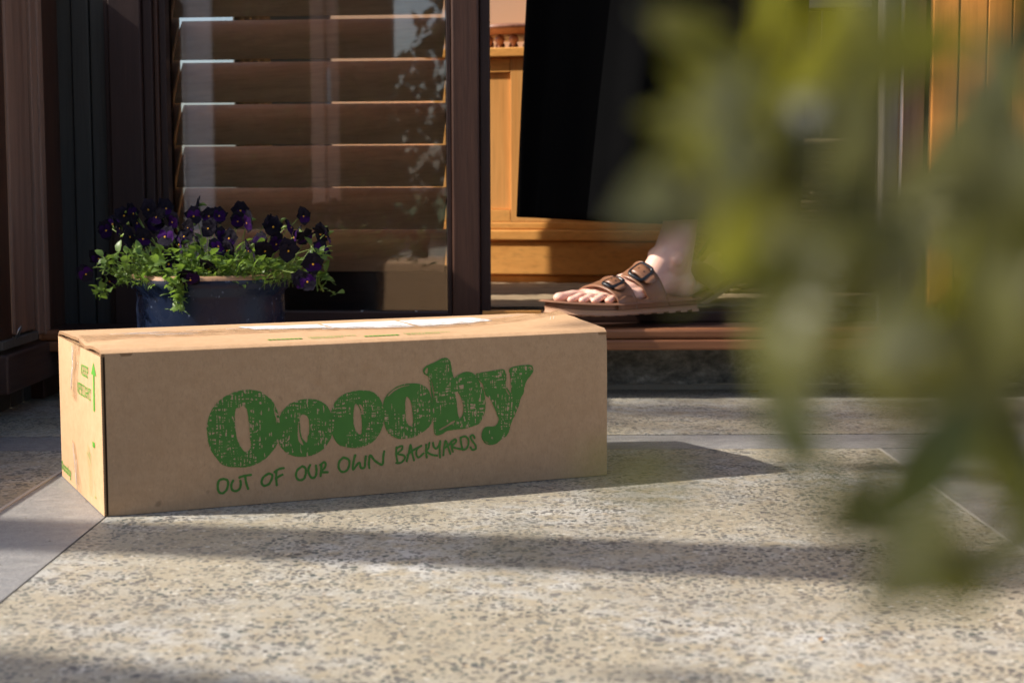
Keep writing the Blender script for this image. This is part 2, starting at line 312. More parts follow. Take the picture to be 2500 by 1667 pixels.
LOGO=[([(136.69,113.38),(129.66,112.99),(121.08,110.92),(112.51,107.18),(104.68,100.75),(99.94,94.16),(97.1,86.7),(95.66,79.91),(96.02,71.49),(97,63.01),(99.91,55.15),(105.14,47.11),(109.68,42.17),(115.82,39.26),(123.57,38.08),(131.37,37.51),(139.23,38.33),(146.35,40.69),(153.53,44.84),(159.97,51),(164.03,56.18),(166.93,62.99),(168.1,71.48),(167.31,85.52),(164.66,93.44),(160.84,101.41),(156.17,105.54),(150.73,110.08),(143.71,112.39)],[[(130.55,97.89),(128.18,96.18),(125.06,95.9),(123.67,91.99),(123.28,83.56),(123.67,75.85),(124.55,68.87),(126,63.38),(128.63,57.8),(132.59,52.74),(136.37,53.56),(138.15,56.77),(138.84,60.2),(137.77,65.69),(137.66,72.65),(137.03,81.18),(136.24,88.93),(135.16,94.39),(132.88,97.21)],[(162.29,93.58),(162.99,88.11),(164.64,82.58),(164.88,78.29),(165.72,80.96),(165.16,85.65),(163.82,90.39)]]),([(199.16,100.82),(191.12,100.88),(183.07,98.99),(175.82,95.13),(170.15,89.24),(167.25,82.42),(166.73,74.68),(166.77,67.67),(167.09,58.31),(169.95,53.43),(175.06,48.4),(182.21,44.92),(189.42,43.71),(197.5,44.09),(205.63,46.27),(213.01,50.49),(218.82,57.99),(221.36,64.14),(222.12,71.98),(221.19,81.49),(219.25,88.69),(215.27,94.42),(209.64,98.27),(204,100.16)],[[(191.29,86.03),(189.26,84.59),(188.55,80.34),(188.69,74.08),(189.38,66.99),(191.31,61.38),(194.88,57.62),(195.96,59.51),(196.35,64.19),(197.42,65.69),(198.12,74.27),(197.64,79.78),(196.08,83.79),(193.69,85.34)],[(186.75,78.11),(186.25,71.89),(186.15,65.64),(186.86,60.11),(189.23,56.82),(191.22,55.51),(191.41,57.46),(189.3,61.52),(188.03,67.86),(187.49,74.15)]]),([(254.94,106.48),(243.88,106.02),(232.84,102.85),(224.92,95.77),(220.9,86.98),(219.98,76.5),(221.39,65.86),(226.71,54.95),(235.29,50.58),(246.31,48.77),(257.44,50.6),(267.07,56.06),(273.58,65.56),(276.09,74.57),(275.45,89.86),(271.55,98.45),(265.23,104.11)],[[(246.08,93.06),(244.41,85.59),(244,78.05),(245,70.41),(247.31,64.96),(251.23,62.12),(252.86,65.36),(252.95,72.95),(252.57,80.56),(251.53,86.69),(249.22,91.36)],[(250.02,92.53),(252.8,86.61),(254.33,81.97),(254.7,86.5),(253.17,91.14)]]),([(306.62,110.9),(298.7,110.42),(290.01,107.89),(282.09,102.35),(277.33,96.66),(275.53,89.32),(275.6,81.13),(276.68,72.87),(279.32,63.74),(283.99,58.96),(291.83,55.07),(299.74,54.7),(307.7,55.53),(315.7,58.78),(322.94,63.22),(327.81,68.96),(329.47,75.65),(329.14,84.73),(328.01,93.84),(325.67,101.49),(320.92,107.01),(314.56,109.96)],[[(301.74,97.4),(300.14,95.39),(299.45,89.44),(299.76,81.19),(299.93,74.43),(302.26,69.04),(305.02,67.21),(307.02,67.99),(307.85,72.45),(307.52,79.23),(306.41,87.55),(304.88,93.63)],[(280.89,100.19),(286.83,105.08),(294.74,108.38),(303.44,109.42),(303.83,108.8),(295.51,107.22),(287.6,103.55),(281.43,99.04)]]),([(340.39,134.76),(345.23,134.99),(348.84,131.96),(350.02,127.38),(351.19,120.53),(353.17,113.78),(356.43,116.11),(363.77,119.16),(370.3,119.44),(377.24,115.61),(380.9,109.18),(385.79,99.78),(387.81,90.5),(388.17,80.54),(385.65,72.27),(380.66,64.92),(372.42,62.38),(363.4,60.66),(346.3,59.84),(339.8,56.85),(333.33,55.75),(330.94,58.93),(330.2,66.54),(329.49,77.92),(328.78,89.27),(327.66,99.88),(326.16,111.99),(324.6,116.95),(320.23,119.8),(319.31,123.59),(321.89,127.21),(328.31,129.91),(333.94,131.9)],[[(354.68,98.41),(357.93,97.86),(361.15,91.99),(363.15,85.04),(363.1,78.19),(361.03,72.99),(358.99,72.73),(357.38,75.49),(356.6,81.62),(355.84,89.25)],[(324.28,125.97),(321.46,123.48),(321.44,120.86),(323.42,119.64),(324.41,122.59)],[(328.01,113.4),(328.6,106.6),(329.82,99.01),(330.89,92.55),(330.79,99.71),(329.57,108.06)],[(336.61,61.98),(343.91,65.31),(352.86,70.07),(353.09,68),(344.71,63.97),(337.81,60.76)]]),([(378.07,116.93),(380.95,117.55),(392.49,118.89),(405.76,120.31),(409.91,119.19),(411.57,115.27),(411.96,109.89),(411.35,103.78),(416.92,95.03),(417.2,103.47),(416.57,112.72),(414.91,118.18),(417.43,121.51),(425.81,123.03),(439.28,123.31),(442.66,120.3),(442.65,116.05),(439.26,111.59),(435.02,106.4),(432.48,100.36),(431.62,94.23),(428.23,88.25),(425.68,79.9),(421.45,70.89),(417.23,62.65),(414.68,54.32),(411.32,49.91),(405.45,46.43),(400.44,42.91),(393.78,41.82),(387.98,43.75),(384.29,48.6),(383.74,54.01),(385.58,58.49),(388.9,61.19),(398.85,61.49),(402.62,65.87),(402.88,69.7),(399.76,77.56),(396.46,83.89),(392.36,91.01),(389.06,93.49),(386.62,99.73),(385.41,105.14),(380.91,110.7)],[[(438.01,121.29),(440.55,121.17),(441.39,118.04),(439.28,119.46)],[(410.84,100.74),(412.74,95.26),(416.07,92),(414,96.34)],[(386.51,46.54),(388.82,45.08),(392.13,43.86),(388.82,45.84)]])]
TAG=[[(110.59,27.57),(106.53,26.16),(105.26,20.52),(106.31,15.27),(109.73,13.5),(113.84,16.4),(115.45,22.02),(114.6,26.11),(110.59,27.57)],[(120.37,25.1),(118.55,20.63),(119.62,15.94),(123.66,14.7),(127.19,17.08),(128.09,21.62),(127.68,24.54)],[(126.58,27.85),(132.08,29.05),(138.28,29.51)],[(132.42,28.56),(133.46,21.79),(135.34,15.86)],[(156.14,29.56),(150.78,26.25),(148.92,21.17),(151.21,17.75),(155.95,18.89),(158.98,23.31),(159.65,27.91),(156.14,29.56)],[(162.07,30.63),(166.85,33.19),(171.37,33.79)],[(163.86,31.31),(163.73,24.11),(164.21,17.32)],[(163.38,24.14),(166.73,25.98),(170.08,27.36)],[(190.74,34.36),(185.29,30.66),(184,24.91),(186.93,20.59),(191.74,21.4),(193.99,26.5),(193.71,31.8),(190.74,34.36)],[(198.57,34.96),(196.68,29.82),(198.4,23.83),(201.38,21.49),(204.44,23.96),(205.12,29.2),(204.59,33.94)],[(210.42,35.28),(209.98,30.02),(209.27,23.01)],[(208.83,34.22),(213.11,36.85),(214.65,34.15),(213.02,30.38),(209.33,27.12),(216.61,26.35)],[(233.28,40.13),(228.95,36.3),(228.25,29.85),(231.86,25.45),(236.79,26.86),(239.32,32.01),(238.77,37.37),(233.28,40.13)],[(245.6,41.63),(243.66,34.65),(243.19,26.98),(248.58,33.12),(250.43,32.98),(251.61,28.14),(255.33,28.47),(256.01,33.77),(256.7,39.66)],[(260.28,27.51),(260.11,33.48),(261.43,40.52),(265.35,35.48),(270.3,31.55),(274.66,30.04),(275.36,37.16),(276.43,43.29)],[(289.77,46.58),(289.3,39.11),(290.42,33.02),(290.94,29.98)],[(289.76,45.08),(292.94,46.97),(296.1,47.28),(295.28,43.58),(290.89,39.75),(297.2,37.81),(298.75,34.69),(294.75,30.46),(289.21,30.48)],[(300.71,31.53),(303.17,39.65),(304.84,48.2),(306.75,39.4),(308.67,31.72)],[(301.56,37.5),(306.77,41.66),(316.79,46.26)],[(315.99,45.93),(311.96,42.81),(311.36,37.57),(313.89,34.37),(319.12,38.16)],[(322,47.04),(321.94,39.86),(322.69,33.75)],[(325.63,48.69),(324.54,43.46),(322.35,40.21),(327.54,36.44),(333.97,34.85)],[(329.65,48.42),(330.42,44.2),(333.22,42.11),(335.67,44.98),(337.47,49.03)],[(337.48,49.79),(336.85,41.87),(337.19,32.73)],[(340.84,34.75),(341.71,42.29),(343.39,49.78),(346.17,42.75),(348.56,35.73)],[(341.7,41.53),(348.64,46.39)],[(349.87,48.59),(349.99,43.25),(351.42,37.82)],[(348.64,47.15),(353.95,50.75),(354.74,47.5),(350.24,43.62),(355.92,40.94),(363.26,39.3)],[(360.07,51.72),(360.45,46.36),(361.64,40.94)],[(359.67,51.75),(364.99,52.93),(368.24,49.66),(368.62,44.28),(366.13,39.86),(362.04,39)],[(375.64,50.32),(374.01,53.49),(371.13,52.53),(372.34,48.62),(376.42,42.99),(376.81,39.13),(373.1,38.24),(371.06,41.06)]]
ENDP={'KEEP': [(101.51,134.88),(59.82,133.1),(60.89,125.84),(102.93,125.64)],'UPRIGHT': [(122.38,115.39),(48.69,113.9),(51.59,105.42),(124.1,104.39)],'ARROW': [(30.75,143.05),(46.77,130.86),(39.57,131.1),(43.04,95.75),(37.45,96.44),(31.36,131.23),(24.95,130.59)],'NAME': [(243.9,18.46),(178.65,13.09),(179.66,6.86),(245.83,7.18)],'SPADE': [(49.24,64.34),(35.34,65.48),(34.74,62.01),(48.15,60.4)],'HANDLE': [(41.44,61.05),(42,11.17)],'TAPE': [(156.75,142.22),(111.58,146.29),(120.15,129.69),(133.05,97.51),(151.83,95.34),(159.26,115.02)],'TAPE2': [(161.24,52.09),(141.88,49.17),(124.94,40.88),(126.12,2.1),(155.75,0.37)]}
TOPP={'L1': [(179.3,167.2),(269.7,190),(267.9,123.5),(178,109.5)],'L2': [(274.3,187.7),(359.8,185.2),(354,118.1),(269.2,122.9)],'L3': [(362.4,183.9),(449.1,194.3),(448.9,132.4),(357.1,119.3)],'P1': [(168.5,43.2),(203.9,41.9),(199.1,25.9),(165.4,28.9)],'P2': [(211.1,45.4),(255.5,47.1)],'P3': [(268.3,36.1),(304.7,30.2),(299.5,16),(264.3,21.6)],'P4': [(313,38.2),(361.5,36.5)],'SEAM': [(80.1,109.7),(240.6,103.6),(445.5,108.6),(522.6,142.7)]}
# ================================================================ SETTING: paving
def sheet(name,x0,x1,y0,y1,z,m,t=.03):
    return struct(build(MB().box(x0,x1,y0,y1,z-t,z),name,m))
ground=sheet('ground',-60,60,-60,60,-.012,M['soil'],.2)
lawn=sheet('lawn',-60,60,-60,-4.5,-.006,M['grass'],.004)
# big aggregate slabs divided by dark honed bands; light metal/grout joints
sheet('paving_slab',-.384,.433,-4.5,1.938,0,M['agg'])
sheet('paving_slab',-1.6,-.4985,-4.5,1.938,0,M['agg'])
sheet('paving_slab',.5625,3.2,-4.5,1.938,0,M['agg'])
sheet('paving_slab',-1.6,3.2,2.0545,2.60,0,M['agg'])
sheet('paving_band',-.494,-.3865,-4.5,1.938,-.0004,M['band'])
sheet('paving_band',.4365,.5585,-4.5,1.938,-.0004,M['band'])
sheet('paving_band',-1.6,3.2,1.9415,2.052,-.0004,M['band'])
jr=[(-.4985,-.494,'joint'),(-.3865,-.384,'dkjoint'),(.433,.4365,'joint'),(.5585,.5625,'joint')]
for a,b,mm in jr: struct(build(MB().box(a,b,-4.5,1.938,-.03,.0003 if mm=='joint' else -.0016),'joint_strip',M[mm]))
struct(build(MB().box(-1.6,3.2,1.938,1.9415,-.03,-.0012),'joint_strip',M['dkjoint']))
struct(build(MB().box(-1.6,3.2,2.052,2.0545,-.03,-.0012),'joint_strip',M['dkjoint']))
# grit and crumbs lying on the paving
mb=MB()
for i in range(420):
    if i<240: x=random.uniform(-.1,.62); y=2.515-abs(random.gauss(0,.012)); 
    else: x=random.uniform(-.5,.8); y=random.uniform(.95,2.45)
    r=random.uniform(.0007,.0022)
    vs=[(x+r*math.cos(a+i)*random.uniform(.6,1.3),y+r*math.sin(a+i)*random.uniform(.5,1.2),.0002) for a in (0,1.6,3.1,4.6)]+[(x,y,r*random.uniform(.5,.9))]
    mb.add(vs,[(0,1,4),(1,2,4),(2,3,4),(3,0,4)])
g=build(mb,'grit',M['mortar']); g['kind']='stuff'; g['label']='fine pale grit scattered on the paving and along the step'; g['category']='grit'
# few fallen dry leaves / bits
def bit(px,py,s,c,label,rz):
    p=PX(px,py,1); d=(p-Vector((0,0,CAM_H))); p=Vector((0,0,CAM_H))+d*(CAM_H/-d.z)
    mb=MB(); n=6; top=[]
    for i in range(n+1):
        t=i/n; wd=math.sin(math.pi*min(1,max(.03,t)))*.28
        mb.v+= [((t-.5)*s,-wd*s,.001+.15*s*t*t),((t-.5)*s,0,.0006),((t-.5)*s,wd*s,.001+.12*s*t)]
    for i in range(n):
        for k in (0,1): mb.f.append((i*3+k,(i+1)*3+k,(i+1)*3+k+1,i*3+k+1)); mb.m.append(0)
    m_,_,_=mat('dry_leaf',c,.7,.3)
    o=build(mb,'dry_leaf',m_,None,True,label=label,category='leaf'); o.location=(p.x,p.y,.0005); o.rotation_euler=(0,0,rz)
bit(703,1357,.008,(.55,.45,.33),'small pale curled leaf bit lying on the aggregate in front of the box',.6)
bit(1840,958,.016,(.30,.17,.07),'dry brown leaf at the foot of the concrete base under the step',.1)
bit(2003,1565,.007,(.40,.26,.14),'tiny brownish leaf fragment on the near right paving',1.2)
bit(2120,1200,.007,(.6,.55,.45),'tiny pale leaf fragment on the sunny right paving',2.2)

# ================================================================ STEP: plinth, nosing, threshold, floor
# rough concrete plinth with real relief
plinth=empty('concrete_plinth','rough dark concrete base under the red-brown timber step','foundation',(0,2.52,0))
def rough_wall(x0,x1,z0,z1,nx,nz,y0,amp,name,parent,m,back=.12):
    mb=MB(); 
    for j in range(nz+1):
        for i in range(nx+1):
            x=x0+(x1-x0)*i/nx; z=z0+(z1-z0)*j/nz
            d=(mnoise.fractal(Vector((x*38,z*55,3.1)),.9,2.1,5)*.55+mnoise.noise(Vector((x*9,z*22,1)))*.6)*amp
            mb.v.append((x,y0+d,z))
    for j in range(nz):
        for i in range(nx):
            a=j*(nx+1)+i; mb.f.append((a,a+1,a+nx+2,a+nx+1)); mb.m.append(0)
    mb.box(x0,x1,y0+.012,y0+back,z0,z1)
    return build(mb,name,m,parent,True)
rough_wall(-.69,2.6,0.0,.066,900,24,0.004,.006,'wall_face',plinth,M['concrete'],.3)
rough_wall(-.69,2.6,-.004,.0075,700,4,-.007,.004,'mortar_lip',plinth,M['mortar'],.01)
step=empty('timber_doorstep','red-brown stained timber doorstep running under the doorway','doorstep',(0,2.40,.0715))
bx('nosing',-.69,2.6,0,.028,0,.0155,M['redwood'],step,.003)
bx('nosing',-.69,2.6,.0015,.03,.0165,.031,M['redwood'],step,.004)
bx('ledge_board',-.69,2.6,.031,.24,.006,.0300,M['dkwood_x'],step,.002)
bx('threshold',-.06,.62,.133,.262,.0302,.0462,M['dkwood_x'],step,.002)
bx('sill_bead',-.045,.045,.1295,.1328,.0425,.0487,M['pine_x'],step,.0005)
# interior floor (weathered boards)
floor=struct(build(MB(),'floor',M['floor'])) if False else None
mb=MB(); y=2.662; i=0
FZ=.120
while y<3.66:
    wd=.088
    o=struct(build(MB().box(-.75,1.6,y,y+wd-.0018,FZ-.02,FZ-random.uniform(0,.0012)),'floor_board',M['floor'],bevel=.0012)); y+=wd
# fibre mat with rough relief where the light falls in the doorway
mb=MB(); nx,ny=260,90
for j in range(ny+1):
    for i in range(nx+1):
        x=-.045+.66*i/nx; yy=2.60+.66*j/ny
        mb.v.append((x,yy,FZ+.0010+.0022*mnoise.fractal(Vector((x*26,yy*60,0)),.8,2.1,4)))
for j in range(ny):
    for i in range(nx):
        a=j*(nx+1)+i; mb.f.append((a,a+1,a+nx+2,a+nx+1)); mb.m.append(0)
mb.box(-.045,.615,2.60,3.26,FZ-.0012,FZ-.0006)
build(mb,'doormat',M['floor'],None,True,label='worn brown fibre mat lying on the floor inside the doorway',category='mat')

# ================================================================ HOUSE FRONT
WY=2.53
dw,rp,ch,bw=M['dkwood'],M['redpost'],M['charcoal'],M['blackwood']
wallp=empty('charcoal_board_wall','dark charcoal vertical board strip in the corner behind the flower pot','wall',(-.65,2.545,0))
WX=lambda px,Y: (px-1250)/FPX*Y*1.0
# boards facing the camera, px 149..271
xs=[-.692,-.668,-.6405,-.614]
for a,b,dy in zip(xs[:-1],xs[1:],(.004,0,.003)):
    bx('board',a+.65,b+.65-.0018,dy,.16,.0,2.1,ch,wallp,.0015)
bx('cover_strip',-.617+.65,-.6105+.65,-.006,.03,0,2.1,bw,wallp,.001)
frame=empty('window_surround','dark brown stained timber surround left of the shutter window','window frame',(-.55,2.53,0))
bx('post',-.609+.55,-.560+.55,.0,.09,.0,2.1,bw,frame,.002)
bx('stop',-.5595+.55,-.5455+.55,.012,.07,.0,2.1,bw,frame,.0015)
bx('stop',-.545+.55,-.5385+.55,.022,.08,.0,2.1,dw,frame,.0015)
bx('bead',-.538+.55,-.528+.55,.03,.06,.0,2.1,bw,frame,.001)
bx('sill',-.609+.55,-.06+.55,.031,.09,.066,.099,M['dkwood_x'],frame,.002)

# shutter window unit, slightly turned in its opening
TH=R(6.0)
win=empty('louvred_window','glazed window with horizontal brown louvres behind the glass, beside the doorway','window',(-.0935,2.545,.1),-TH)
# local x from 0 (right end at the jamb) to -.44
WL=.452
bx('rail',-WL,0,-.004,.030,-.001,.0175,M['dkwood_x'],win,.0015)
for gy in (.0085,.0205): build(MB().box(-WL+.004,-.003,gy,gy+.004,.0178,1.95),'glass',M['glass'],win)
bx('stile',-WL-.010,-WL+.0035,.0,.03,-.001,2.0,bw,win,.001)
bx('glazing_bead',-.0028,.0022,.001,.0075,.018,1.95,bw,win,.0006)
for sx in (-.365,-.14,-.055):
    mb=MB(); mb.lathe([(0,.0193),(.0016,.0190),(.0022,.0178)],10,c=(sx,.002)); build(mb,'screw_head',M['steel'],win,True)
PIT=.0662; 
lv=MB()
def blade(mb):
    # cross-section: slim lens, bottom edge back, top edge front
    L=WL-.026; n=7; prof=[]
    for s in (1,-1):
        for k in range(n+1):
            t=k/n if s==1 else 1-k/n
            th_=.0042*math.sin(math.pi*min(.97,max(.03,t)))*s+.0006*s
            yb=-.0235+.047*t; zb=.0643*t
            prof.append((yb-th_*.81,zb+th_*.58))
    N_=len(prof); xs_=(-L/2,L/2)
    mb.v+=[(x,p[0],p[1]) for x in xs_ for p in prof]
    for k in range(N_): mb.f.append((k,(k+1)%N_,N_+(k+1)%N_,N_+k)); mb.m.append(0)
    mb.f.append(tuple(range(N_-1,-1,-1))); mb.m.append(0); mb.f.append(tuple(range(N_,2*N_))); mb.m.append(0)
blade(lv); L0=None
zg=[.31-(y_-455)/FPX*2.64-.1 for y_ in (48,151,253,354,456,557,657)]
z0=zg[6]
for i in range(14):
    z=z0+PIT*i
    if L0 is None:
        L0=build(lv,'louvre',M['louvre'],win,True); L0.location=(-WL/2-.004,.062,z); L0.modifiers.new('w','WEIGHTED_NORMAL')
    else: inst(L0,win,(-WL/2-.004,.062,z),(R(random.uniform(-.5,.5)),0,0))
bx('louvre_rail',-WL+.006,-.004,.0505,.078,.0,z0+.008,M['dkwood_x'],win,.002)
bx('louvre_stile',-WL-.012,-WL+.0055,.04,.085,-.0,2.0,dw,win,.002)
bx('louvre_stile',-.013,.012,.04,.085,-.0,2.0,dw,win,.002)
# jamb between window and doorway
jamb=empty('door_jamb','dark brown grained timber post between the louvred window and the open doorway','door jamb',(-.055,2.53,.1016))
bx('post',-.0905+.055,-.0485+.055,-.004,.045,0,2.0,dw,jamb,.003)
bx('stop',-.048+.055,-.0325+.055,.010,.055,0,2.0,bw,jamb,.0015)
bx('edge_strip',-.0985+.055,-.0915+.055,.004,.03,0,2.0,bw,jamb,.001)
lint=empty('door_head','timber beam spanning above the window and the doorway','beam',(0,2.53,2.1))
bx('beam',-.62,1.9,-.01,.14,0,.16,M['dkwood_x'],lint,.004)
# wing wall on the left (faces right)
wing=empty('side_wall_frame','reddish brown timber window joinery on the left, running towards the viewer','wall',(-.69,2.4,0))
def wb(name,y0,y1,dx,z0,z1,m,bev=.0015,back=.06): return bx(name,-back,dx,y0-2.4,y1-2.4,z0,z1,m,wing,bev)
wb('post',2.4,2.4235,.012,.097,.61,rp,.0025)
wb('post',2.4245,2.60,-.0005,.0,.61,M['dkwood'],.002)
wb('stile',2.268,2.367,.006,.108,.61,rp,.003)
wb('stile',2.3705,2.3985,.010,.100,.61,rp,.002)
wb('post',2.20,2.262,.004,.1,.61,dw,.002)
wb('bottom_rail',2.20,2.367,.010,.0935,.1055,M['greyjamb'],.001)
wb('sill_beam',2.20,2.53,.016,.034,.087,M['dkwood_y'],.003)
wb('top_rail',2.20,2.60,.014,.6105,.64,M['dkwood_y'],.003)
y=2.20
while y<2.5:
    wb('skirt_board',y,min(y+.062,2.53)-.003,-.02,0,.036,M['charcoal'],.001,.05); y+=.062
mb=MB(); mb.tube([(.012,2.245-2.4,.105),(.018,2.245-2.4,.118),(.020,2.25-2.4,.122),(.018,2.255-2.4,.118),(.012,2.256-2.4,.105)],.0014,6)
build(mb,'wire_catch',M['steel'],wing,True)

# right hand side: grey jamb, panel, pine boards
rj=empty('sliding_door_edge','dusty grey-brown door edge to the right of the doorway, behind the shrub leaves','door',(.56,2.52,.097))
bx('stile',-.0,.028,0,.045,.0,2.0,M['greyjamb'],rj,.004)
bx('guide_strip',.0285,.0335,.006,.04,.0,2.0,M['white'],rj,.001)
bx('panel',.034,.067,.012,.04,.0,2.0,M['greyjamb'],rj,.001)
pw=empty('pine_boarding','varnished orange pine tongue and groove boarding at the far right','wall',(.63,2.50,.097))
pw.rotation_euler=(0,0,-R(11))
x=.0
for i in range(16):
    wv=(.0385,.041,.036,.0395)[i%4]
    bx('board',x,x+wv-.0016,(.0,.0012,.0005)[i%3],.03,0,2.0,M['pine2'],pw,.0016); x+=wv
bx('backing',-.002,x,.031,.05,0,2.0,M['pine'],pw,.001)

# ================================================================ INTERIOR
CY=3.28
cab=empty('pine_cabinet','low varnished orange pine cabinet standing inside behind the doorway','cabinet',(-.05,CY,FZ))
cab.rotation_euler=(0,0,-R(14))
p=M['pine']; px_=M['pine_x']
def cb(name,x0,x1,y0,y1,z0,z1,m,bev=.0015): return bx(name,x0+.05,x1+.05,y0-CY,y1-CY,z0-FZ,z1-FZ,m,cab,bev)
Z=lambda py:.31-(py-455)/FPX*CY
XL,XR=-.16,.36
cb('plinth_board',XL+.01,XR-.01,CY+.012,CY+.05,FZ,Z(672),px_)
cb('drawer_front',XL,XR,CY,CY+.03,Z(668),Z(588),px_,.002)
cb('moulding',XL-.003,XR+.003,CY-.006,CY+.03,Z(586),Z(560),px_,.003)
cb('moulding',XL-.001,XR+.001,CY-.002,CY+.03,Z(559),Z(542),px_,.002)
cb('stile',.0,XR,CY-.000,CY+.02,Z(541),Z(149),p,.001)
cb('rail',XL,-.0008,CY-.000,CY+.02,Z(541),Z(512),px_,.001)
cb('rail',XL,-.0008,CY-.000,CY+.02,Z(182),Z(149),px_,.001)
cb('panel',XL,-.0008,CY+.006,CY+.02,Z(511),Z(183),p,.001)
cb('top_board',XL-.012,XR+.012,CY-.012,CY+.42,Z(146),Z(124),px_,.002)
cb('carcass',XL+.002,XR-.002,CY+.055,CY+.40,FZ,Z(147),p,.001)
# turned gallery stand on the cabinet
st=empty('turned_wood_stand','round dark reddish turned wood stand with little spindles on top of the pine cabinet','ornament',(.02,CY+.13,Z(124)))
H0=Z(60)-Z(124)
mb=MB(); mb.lathe([(0,H0),(.10,H0),(.115,H0-.003),(.118,H0-.009),(.108,H0-.013),(.104,H0-.018),(.098,H0-.02),(0,H0-.02)],48); build(mb,'dish',M['oak'],st,True)
mb=MB(); mb.lathe([(0,.004),(.07,.004),(.075,0)],48); build(mb,'base',M['oak'],st,True)
sp=MB(); hh=H0-.024; sp.lathe([(.0035,.004),(.004,.01),(.0045,hh*.45),(.009,hh*.62),(.0105,hh*.8),(.008,hh),(.0,hh+.004)],14)
s0=None
for k in range(18):
    a=2*math.pi*k/18; l=(.085*math.cos(a),.085*math.sin(a),0)
    if s0 is None: s0=build(sp,'spindle',M['oak'],st,True); s0.location=l
    else: inst(s0,st,l,(0,0,a))
# room walls
rw=empty('room_back_wall','pale peach plaster wall of the room behind the cabinet','wall',(0,3.72,FZ))
bx('plaster',-.40,.42,0,.05,0,2.0,M['wall_in'],rw,0)
bx('plaster',-.56,-.402,0.0,.05,0,2.0,M['dark_in'],rw,0)
dkw=empty('shaded_room_end','end of the room, painted near-black for its shade, seen through the doorway behind the trousers','wall',(.45,3.5,FZ))
xx=.0
for i in range(9): bx('panel',-.06+xx,-.06+xx+.128,(.0,.004)[i%2],.04,0,2.0,M['dark_in'],dkw,.002); xx+=.13
bx('grey_panel',.155,.29,-.06,-.01,.55,2.0,M['grey_in'],dkw,.002)
lw=empty('room_side_wall','side wall of the room behind the left window surround','wall',(-.72,2.62,FZ))
bx('plaster',-.05,.02,0.05,1.1,0,.16,M['wall_in'],lw,0)
cur=empty('shade_curtain','grey curtain added unseen behind the louvres to shade the cabinet','shade_curtain',(-.47,3.0,FZ))  # unseen cloth added to keep sun off the cabinet's right part
mb=MB()
for i in range(41):
    t=i/40; x_=.012*math.sin(t*26)
    for z_ in (0.02,1.9): mb.v.append((x_,-.16+.36*t,z_))
for i in range(40): mb.f.append((2*i,2*i+1,2*i+3,2*i+2)); mb.m.append(0)
co=build(mb,'fabric',M['greyjamb'],cur,True); co.modifiers.new('s','SOLIDIFY').thickness=.002
rwl=empty('room_right_wall','wall of the room at the right end, painted dark for its shade, behind the pine boarding','wall',(1.62,2.6,0))
bx('plaster',0,.05,0,1.0,0,2.1,M['dark_in'],rwl,0)
# basket
bk=empty('wicker_basket','brown woven wicker basket with a square handle hole, on the floor inside behind the shrub','basket',(.47,3.02,FZ+.001))
bw_,bd_,bh_=.13,.10,.262
def perim(t,z):
    # rounded rectangle
    s=1+.10*z/bh_; a=2*math.pi*t; ca,sa=math.cos(a),math.sin(a); e=.45
    return (s*bw_*math.copysign(abs(ca)**e,ca),s*bd_*math.copysign(abs(sa)**e,sa))
npr=112; r0=None
rows=int(bh_/.0085)
for j in range(rows):
    z=.006+j*.0085; mb=MB(); hole=.165<z<.192
    pts=[]
    for i in range(npr):
        t=i/npr; x_,y_=perim(t,z); wv=.0022*(1 if (i//2+j)%2 else -1); l=math.hypot(x_,y_); 
        ishole=hole and y_<0 and -.045<x_<.045
        pts.append(None if ishole else (x_*(1+wv/l),y_*(1+wv/l),z))
    seg=[]
    runs=[]; 
    if None in pts:
        k0=pts.index(None); pts=pts[k0:]+pts[:k0]
        cur=[]
        for q in pts:
            if q is None:
                if len(cur)>1: runs.append(cur)
                cur=[]
            else: cur.append(q)
        if len(cur)>1: runs.append(cur)
    else: runs=[pts+[pts[0]]]
    for rn in runs: mb.tube(rn,.0044,6)
    build(mb,'weave',M['wicker'],bk,True)
mb=MB()
for i in range(0,npr,4):
    q0=perim(i/npr,0); q1=perim(i/npr,bh_)
    if q0[1]<0 and abs(q0[0])<.05: mb.tube([(*q0,0),(*perim(i/npr,.16),.16)],.0028,5); mb.tube([(*perim(i/npr,.197),.197),(*q1,bh_)],.0028,5)
    else: mb.tube([(*q0,0),(*q1,bh_)],.0028,5)
build(mb,'stake',M['wicker'],bk,True)
mb=MB(); mb.tube([(*perim(i/60,bh_),bh_) for i in range(61)],.008,8); build(mb,'rim',M['wicker'],bk,True)

# ================================================================ THINGS OUTSIDE THE FRAME THAT SHADE OR MIRROR
kerb=bx('low_shade_wall',-.82,-.70,1.50,2.199,0,.168,M['concrete'],None,.004,label='low concrete wall added outside the frame to shade the ground left of the box',category='wall')  # unseen wall added to keep sun off the ground at left
per=empty('shade_pergola','timber pergola beams added outside the frame to cast stripes of shade','shade_pergola',(-3.4,0,0))  # unseen beams added to lay stripes of shade on the paving
def beam(name,p0,p1,w_,h_):
    p0=Vector(p0); p1=Vector(p1); d=p1-p0; L_=d.length; rz=math.atan2(d.y,d.x)
    o=build(MB().box(-.3,L_+.3,-w_/2,w_/2,-h_/2,h_/2),name,M['dkwood_x'],per,bevel=.004); o.location=p0-per.location; o.rotation_euler=(0,0,rz); return o
def shadow_beam(g0,g1,Hb,w_,h_):
    s=Vector((-1.28*Hb,-.12*Hb,0)); beam('beam',(g0[0]+s.x,g0[1]+s.y,Hb),(g1[0]+s.x,g1[1]+s.y,Hb),w_,h_)
shadow_beam((-1.2,1.605),(1.2,1.17),2.3,.115,.05)
shadow_beam((-1.4,1.32),(-.02,.82),2.7,.27,.05)
for x_,y_ in ((-5.2,.9),(-1.9,.62)): bx('post',x_-.05+3.4,x_+.05+3.4,y_-.05,y_+.05,0,2.62,M['dkwood'],per,.004)
